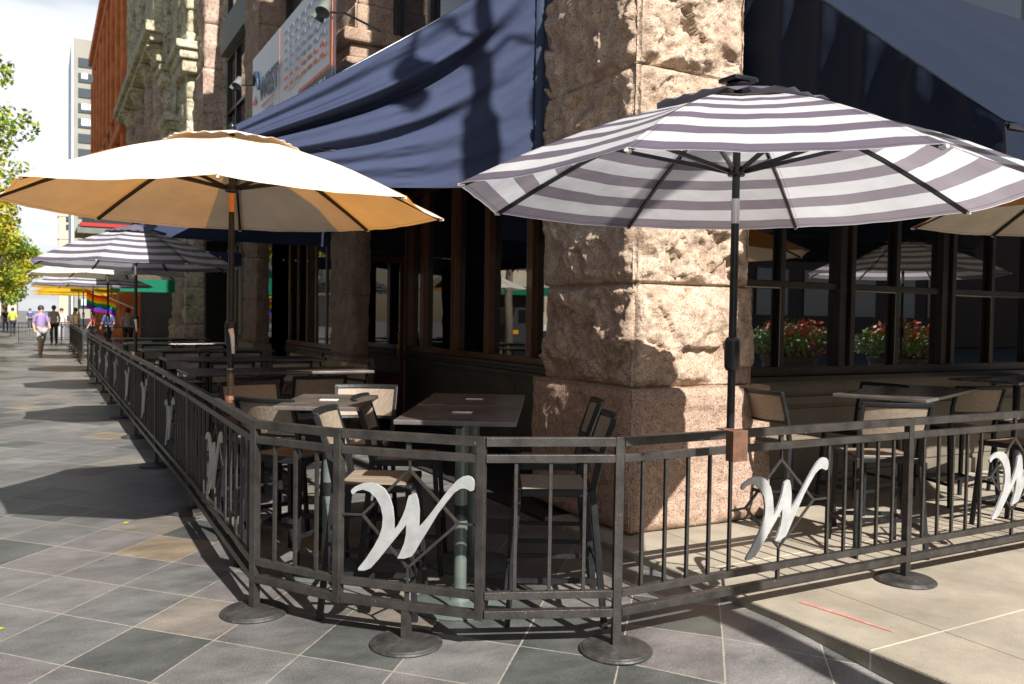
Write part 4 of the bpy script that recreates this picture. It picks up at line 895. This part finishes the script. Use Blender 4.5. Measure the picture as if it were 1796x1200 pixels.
# right patio
place(5.05,4.62,-5,'dim bar stool with its back to the pillar, nearest the side windows')
place(5.02,3.83,60,'dim bar stool right of the pillar with its backrest above the fence rail')
place(6.0,4.75,180,'dim bar stool on the far side of the side street table')
place(7.0,4.55,70,'dim bar stool near the right edge, thin lit line on its top rail')
place(6.55,3.72,90,'dim bar stool just behind the right hand fence panel')
place(8.0,4.5,100,'dim bar stool cut by the right edge of the photo')
def table(name,label,x,y,rz,sx,sy,col='table_column'):
    t=thing(name,label,'table',(x,y,0),rz,'bar height patio tables')
    m=MB(); m.box(-sx/2,sx/2,-sy/2,sy/2,1.045,1.07); m.build('table_top','table_top',t,bevel=.005)
    m=MB(); m.tube([(0,0,.02),(0,0,1.0)],.036,20); m.lathe([(.0361,.42),(.0385,.42),(.0385,.47),(.0361,.47)],n=20); c=m.build('column',col,t,smooth='auto')
    m=MB(); m.lathe([(.0362,.475),(.0375,.475),(.0375,.56),(.0362,.56)],n=20); m.build('column_band','chair_black',c,smooth='auto')
    m=MB(); m.bar((-sx*.35,0,1.03),(sx*.35,0,1.03),.05,.028); m.bar((0,-sy*.35,1.03),(0,sy*.35,1.03),.05,.027); m.build('cross_bracket','chair_black',t)
    m=MB(); m.lathe([(.001,.0),(.27,.0),(.275,.008),(.26,.016),(.06,.03),(.037,.05),(.001,.05)],n=40); m.build('base','table_column',t,smooth='auto')
    return t
t1=table('bar_table','nearest dark bar table with a white number plate beside the fence',2.03,4.20,dirv-math.pi/2,.63,.76)
t2=dup(t1,(2.435,4.86,0),dirv-math.pi/2,'dark bar table pushed against the far end of the nearest one')
def plate(par,lab):
    m=MB(); m.box(-.055,.055,-.03,.03,1.0705,1.074); o=m.build('number_plate','white_plastic',par); return o
for t_,a in ((t1,0),(t2,0)):
    p=plate(t_,''); 
t3=table('bar_table','bar table with sunlit pale top left of the nearest table',1.56,5.13,dirv-math.pi/2+.06,.50,.78); plate(t3,'')
table('bar_table','long dark table in the shade behind the tan umbrella pole',1.95,8.1,math.pi/2,.7,1.7,'chair_black')
table('bar_table','dark table of the second row in the shade',2.1,10.4,math.pi/2,.7,1.8,'chair_black')
table('bar_table','dark table of the third row in the shade',2.1,12.9,math.pi/2,.7,1.8,'chair_black')
table('bar_table','dark table of the fourth row under the striped umbrella',2.1,15.6,math.pi/2,.7,1.8,'chair_black')
table('bar_table','dark table of the fifth row near the pale stone plinth',2.1,18.4,math.pi/2,.7,1.8,'chair_black')
table('bar_table','dark bar table under the side windows behind the right fence',6.0,4.3,.35,1.5,.66,'chair_black')
table('bar_table','dark bar table at the right edge with a faintly lit top',8.6,4.95,.1,1.4,.66,'chair_black')
for y in (11.5,14.2,17.0): place(1.6,y,-90,'bar stool in the shaded back rows of the patio'); place(2.4,y,-90,'bar stool in the shaded back rows of the patio')
# benches by the second bay
def bench(x,y,rz,label):
    t=thing('bench',label,'bench',(x,y,0),rz,'wooden benches by the wall')
    for k in range(4): m=MB(); m.box(-.6,.6,.0-.11*k-.04,.05-.11*k+.0,.43,.455); m.build('seat_slat','bench_wood',t)
    for k in range(4): m=MB(); y0=.10+.035*k; m.box(-.6,.6,y0,y0+.02,.55+.11*k,.63+.11*k); m.build('back_slat','bench_wood',t)
    for sx in (-1,1):
        m=MB(); m.tube([(sx*.62,-.38,.0),(sx*.62,-.40,.4),(sx*.62,-.34,.60),(sx*.62,-.2,.68),(sx*.62,.0,.66),(sx*.62,.12,.52),(sx*.62,.2,.0)],.022,8); m.build('arm','bench_arm',t,smooth=True)
        m=MB(); m.tube([(sx*.58,.1,.4),(sx*.58,.25,1.0)],.018,8); m.build('back_post','chair_black',t)
    return t
bench(3.35,11.0,R(-78),'wooden slatted bench with curved red arms against the second pillar')
bench(3.45,13.3,R(-82),'wooden slatted bench farther along the wall by the second bay')
# ------------------------------------------------------------------ street lamp behind the camera (casts the shadow on the awning)
sl_=thing('street_lamp','tall green street lamp with hanging globes beside the camera','street lamp',(3.44,-1.0,0))
m=MB(); m.lathe([(.001,.05),(.2,.05),(.2,.4),(.13,.5),(.11,1.2),(.105,3),(.10,9.6),(.05,10.6),(.001,10.25)],n=18); m.build('pole','lamp_green',sl_,smooth='auto')
m=MB(); m.lathe([(.10,8.5),(.17,8.65),(.19,8.9),(.17,9.15),(.10,9.25)],n=16); m.build('collar','lamp_green',sl_,smooth=True)
for s in (-1,1):
    m=MB(); m.tube([(0,0,9.6),(s*.25,0,9.9),(s*.55,0,9.85),(s*.62,0,9.6)],.03,8); a=m.build('arm','lamp_green',sl_,smooth=True)
    m=MB(); m.lathe([(.02,.2),(.10,.12),(.17,.0),(.17,-.1),(.10,-.2),(.02,-.24)],c=(s*.62,0,9.4),n=16); m.build('globe','white_plastic',a,smooth=True)
# ------------------------------------------------------------------ planters (seen mirrored in the side windows)
pmat('leaf_green',(.08,.18,.03),(.22,.36,.06),scale=14,rough=.55); pmat('leaf_pale',(.16,.22,.12),(.32,.38,.22),scale=14,rough=.55)
pmat('petal_pink',(.62,.03,.16),(.4,.02,.22),scale=20,rough=.5); pmat('petal_orange',(.75,.15,.03),(.7,.05,.05),scale=20,rough=.5)
def blob(m,c,rad,n,size,rnd,flat=.7):
    for _ in range(n):
        v=Vector((rnd.gauss(0,1),rnd.gauss(0,1),rnd.gauss(0,1)*flat)); v=v.normalized()*rad*(rnd.random()**.4); v.z*=flat
        p=Vector(c)+v; a=Vector((rnd.uniform(-1,1),rnd.uniform(-1,1),rnd.uniform(-1,1))).normalized(); b=a.orthogonal().normalized(); b=(Matrix.Rotation(rnd.random()*6.3,3,a)@b); s=size*rnd.uniform(.6,1.3)
        c2=a.cross(b); m.add([p-b*s,p+c2*s*.5,p+b*s,p-c2*s*.5],[(0,1,2,3)])
for i,(x,y,lab) in enumerate([(12.4,-.6,'flower planter with orange and magenta blooms, mirrored in the left side window'),(14.2,.4,'flower planter with red geraniums, mirrored in the middle side window')]):
    t=thing('flower_planter',lab,'planter',(x,y,0),.6,'flower planters on the side street'); rnd=random.Random(i+4)
    m=MB(); m.lathe([(.35,.05),(.42,.2),(.5,.85),(.55,.95),(.48,.95),(.4,.9)],n=20); m.build('pot','planter',t,smooth='auto')
    m=MB(); blob(m,(0,0,1.25),.75,1500,.05,rnd,.55); m.build('foliage','leaf_green',t)
    m=MB(); blob(m,(-.5,0,1.2),.4,600,.045,rnd,.6); blob(m,(.5,0,1.2),.3,300,.045,rnd,.6); m.build('pale_foliage','leaf_pale',t)
    m=MB(); blob(m,(.1,-.1,1.42),.60,260,.065,rnd,.5); m.build('blossom','petal_orange',t)
    m=MB(); blob(m,(.2,-.1,1.15),.68,260,.065,rnd,.5); m.build('blossom','petal_pink',t)
# ------------------------------------------------------------------ trees
def leafmat(name,cols):
    m=bpy.data.materials.new(name); m.use_nodes=True; nt=m.node_tree; L=nt.links.new; b=nt.nodes['Principled BSDF']; o=nt.nodes['Material Output']
    g=N(nt,'ShaderNodeNewGeometry'); wn=N(nt,'ShaderNodeTexWhiteNoise'); 
    n=N(nt,'ShaderNodeTexNoise'); n.inputs['Scale'].default_value=.7; L(g.outputs['Position'],n.inputs['Vector'])
    r=N(nt,'ShaderNodeValToRGB'); e=r.color_ramp.elements; e[0].position=.35; e[0].color=(*cols[0],1); e[1].position=.65; e[1].color=(*cols[2],1); x=e.new(.5); x.color=(*cols[1],1)
    a=N(nt,'ShaderNodeMath',operation='MULTIPLY_ADD'); L(g.outputs['Random Per Island'],a.inputs[0]); a.inputs[1].default_value=.3; 
    s=N(nt,'ShaderNodeMath',operation='SUBTRACT'); L(n.outputs['Fac'],s.inputs[0]); s.inputs[1].default_value=.15; L(s.outputs[0],a.inputs[2]); L(a.outputs[0],r.inputs['Fac'])
    L(r.outputs['Color'],b.inputs['Base Color']); b.inputs['Roughness'].default_value=.5
    tr=N(nt,'ShaderNodeBsdfTranslucent'); L(r.outputs['Color'],tr.inputs['Color']); ms=N(nt,'ShaderNodeMixShader'); ms.inputs[0].default_value=.4; L(b.outputs[0],ms.inputs[1]); L(tr.outputs[0],ms.inputs[2]); L(ms.outputs[0],o.inputs['Surface']); MATS[name]=m
leafmat('leaf_autumn',[(.14,.24,.03),(.45,.48,.04),(.66,.50,.03)]); leafmat('leaf_lime',[(.09,.19,.03),(.28,.40,.05),(.52,.52,.05)])
def tree(x,y,h,cr,zc,lab,mat,n,leaf,seed,clumps=26,sparse=1):
    t=thing('street_tree',lab,'tree',(x,y,0),0,'street trees'); rnd=random.Random(seed)
    m=MB(); m.tube([(0,0,0),(.05,.03,zc*.35),(-.03,.05,zc*.7),(0,0,zc+cr*.4)],[.16,.13,.10,.03],9)
    cl=[]
    for k in range(clumps):
        v=Vector((rnd.gauss(0,1),rnd.gauss(0,1),rnd.gauss(0,.9))).normalized()*cr*(.35+.65*rnd.random()); v.z*=h
        c=Vector((0,0,zc))+v; cl.append((c,cr*rnd.uniform(.18,.36)))
        m.tube([(0,0,zc*.55+.2*v.z),Vector((0,0,zc*.6))*.5+c*.5,c],[.05,.03,.01],5)
    m.build('trunk','bark',t,smooth=True)
    m=MB()
    for c,r in cl: blob(m,c,r,int(n/clumps),leaf,rnd,.75)
    m.build('crown',mat,t)
    return t
tree(-3.4,24,1.0,3.2,6.3,'nearest street tree, yellow green leaves reaching in at the left edge','leaf_lime',9000,.085,3,30)
tree(-3.6,36,1.15,3.0,6.0,'golden street tree second from the left edge','leaf_autumn',9000,.10,5,34)
tree(-3.4,50,1.15,2.9,5.6,'golden green street tree third down the street','leaf_autumn',7000,.12,6,30)
tree(-3.4,66,1.1,3.0,5.6,'green gold street tree fourth down the street','leaf_lime',6000,.14,8,28)
tree(-3.0,84,1.1,3.2,5.6,'small looking golden tree far down the street','leaf_autumn',5000,.16,9,26)
tree(-3.6,110,1.1,4.0,6.0,'farthest green tree in the row down the street','leaf_lime',5000,.2,10,26)
tree(-8.5,44,1.1,3.6,6.5,'green tree standing behind the row on the left','leaf_lime',6000,.14,12,26)
tree(-16,8,1.1,3.6,6.5,'tree across the street mirrored in the shop windows','leaf_lime',4000,.14,13,24)
# a dark van across the street, seen mirrored
# ------------------------------------------------------------------ people
def skinm(name,verts,edges,radii,mat,parent,sub=1):
    me=bpy.data.meshes.new(name); me.from_pydata(verts,edges,[]); me.materials.append(MATS[mat]); o=bpy.data.objects.new(name,me); COL.objects.link(o); o.parent=parent
    sk=o.modifiers.new('skin','SKIN'); sk.use_smooth_shade=True
    sv=me.skin_vertices
    if not sv:
        bmx=__import__('bmesh').new(); bmx.from_mesh(me); bmx.verts.layers.skin.verify(); bmx.to_mesh(me); bmx.free(); sv=me.skin_vertices
    for i,r in enumerate(radii):
        d=sv[0].data[i]; d.radius=(r,r) if not isinstance(r,tuple) else r
    sv[0].data[0].use_root=True
    if sub: s=o.modifiers.new('sub','SUBSURF'); s.levels=sub; s.render_levels=sub
    return o
def person(x,y,rz,label,shirt,trouser,stride=.18,h=1.72,hair='hair_dark',group='people walking and sitting down the street',short=False):
    t=thing('person',label,'person',(x,y,0),rz,group); k=h/1.75
    J=[(0,0,.95),(0,0,1.12),(0,0,1.30),(0,0,1.44),(0,.01,1.50),(0,.02,1.60),(0,.02,1.70)]
    V=J+[(.10,0,.90),(.11,stride,.50),(.11,stride*1.1-.05,.08),(.11,stride*1.1+.10,.035),(-.10,0,.90),(-.11,-stride*.6,.50),(-.11,-stride*1.5,.10),(-.11,-stride*1.5+.13,.04),
        (.17,0,1.42),(.23,-.06,1.15),(.22,.06,.92),(.22,.10,.82),(-.17,0,1.42),(-.23,.08,1.15),(-.22,.2,.95),(-.22,.24,.86)]
    E_=[(0,1),(1,2),(2,3),(3,4),(4,5),(5,6),(0,7),(7,8),(8,9),(9,10),(0,11),(11,12),(12,13),(13,14),(3,15),(15,16),(16,17),(17,18),(3,19),(19,20),(20,21),(21,22)]
    Rr=[(.15,.10),(.13,.09),(.15,.10),(.10,.07),(.05,.05),(.075,.09),(.06,.075),.085,.06,.04,.035,.085,.06,.04,.035,.055,.042,.032,.035,.055,.042,.032,.035]
    V=[tuple(c*k for c in v) for v in V]
    skinm('body',V,E_,Rr,'skin',t)
    idx=[0,1,2,3,15,16,19,20]; mp={a:i for i,a in enumerate(idx)}
    skinm('shirt',[V[i] for i in idx],[(mp[a],mp[b]) for a,b in E_ if a in mp and b in mp],[(.17,.12),(.155,.11),(.17,.12),(.115,.085),.07,.058,.07,.058],shirt,t)
    idx=[0,7,8,11,12]+([] if short else [9,13]); mp={a:i for i,a in enumerate(idx)}
    rr={0:(.165,.12),7:.10,8:.075,9:.06,11:.10,12:.075,13:.06}
    skinm('trousers',[V[i] for i in idx],[(mp[a],mp[b]) for a,b in E_ if a in mp and b in mp],[rr[i] for i in idx],trouser,t)
    m=MB(); m.lathe([(.02,.12),(.07,.10),(.095,.05),(.10,0),(.09,-.05),(.07,-.07)],c=(0,-.005,1.66*k),n=14); m.build('hair',hair,t,smooth=True)
person(-.05,33.5,R(200),'person in a lavender top and grey shorts walking along the pavement','cloth_purple','cloth_grey',.2,1.75,short=True)
person(.45,44,R(20),'person dressed in dark clothes standing on the pavement ahead','cloth_grey','cloth_black',.05,1.82)
person(1.3,43,R(150),'person in a white shirt near the yellow umbrellas','cloth_white','cloth_blue',.1)
person(1.9,41,R(90),'person in a red top beside the white shirted one','cloth_red','cloth_black',.1,1.68)
person(2.4,39,R(30),'person in a blue shirt under the yellow umbrellas','cloth_blue','cloth_black',.08)
person(2.9,36,R(0),'person in a grey top near the rainbow flag','cloth_grey','cloth_black',.08)
person(.9,52,R(180),'person in white far along the pavement','cloth_white','cloth_grey',.15)
person(-1.6,60,R(10),'person in a lime jacket by the trees on the left','cloth_lime','cloth_black',.15)
person(-2.3,70,R(180),'person in black walking under the far trees','cloth_black','cloth_blue',.2)
person(-.9,80,R(180),'person in blue far down the pavement','cloth_blue','cloth_black',.2)
# far tables on the pavement
for x,y,l in ((2.6,33,'dark cafe table of the farther patio nearest the stone pier'),(2.4,38,'dark cafe table of the farther patio under the yellow umbrellas')):
    table('cafe_table',l,x,y,0,1.2,.7,'chair_black')
rnd=random.Random(21)
for i in range(10):
    x,y=rnd.uniform(-1.2,.8),rnd.uniform(3.6,9); a=rnd.random()*6.3; m=MB(); L_=.022+.012*rnd.random()
    m.v=[(L_*math.cos(a),L_*math.sin(a),.006),(L_*.5*math.cos(a+1.6),L_*.5*math.sin(a+1.6),.012),(-L_*math.cos(a),-L_*math.sin(a),.005),(L_*.5*math.cos(a-1.6),L_*.5*math.sin(a-1.6),.004)]; m.f=[(0,1,2,3)]
    o=m.build('fallen_leaf','leaf_autumn',loc=(x,y,gz(x,y)+.002)); tag(o,'tiny dry leaf lying on the granite paving','leaf','fallen leaves on the paving')
# pride flag
for nm,c in dict(f1=(.75,.02,.03),f2=(.85,.25,.01),f3=(.85,.7,.02),f4=(.01,.35,.06),f5=(.02,.07,.5),f6=(.22,.02,.35)).items(): fabric(nm,c,c,.4)
fl=thing('rainbow_flag','rainbow striped flag hanging from a slanted pole over the farther patio','flag')
m=MB(); m.tube([(2.6,29.8,1.7),(1.15,29.9,2.35)],.02,6); m.build('flag_pole','white_plastic',fl)
for k in range(6):
    m=MB(); n=14
    for i in range(n+1):
        s=i/n; x=1.22+.85*s; zt=2.25-.30*s-.088*k-.04*math.sin(s*6); yo=29.85+.06*math.sin(s*9+k*.3)
        m.v+=[(x,yo,zt),(x-.02,yo+.01,zt-.089)]
    for i in range(n): a=2*i; m.f.append((a,a+2,a+3,a+1))
    m.build('stripe','f%d'%(k+1),fl,smooth=True)
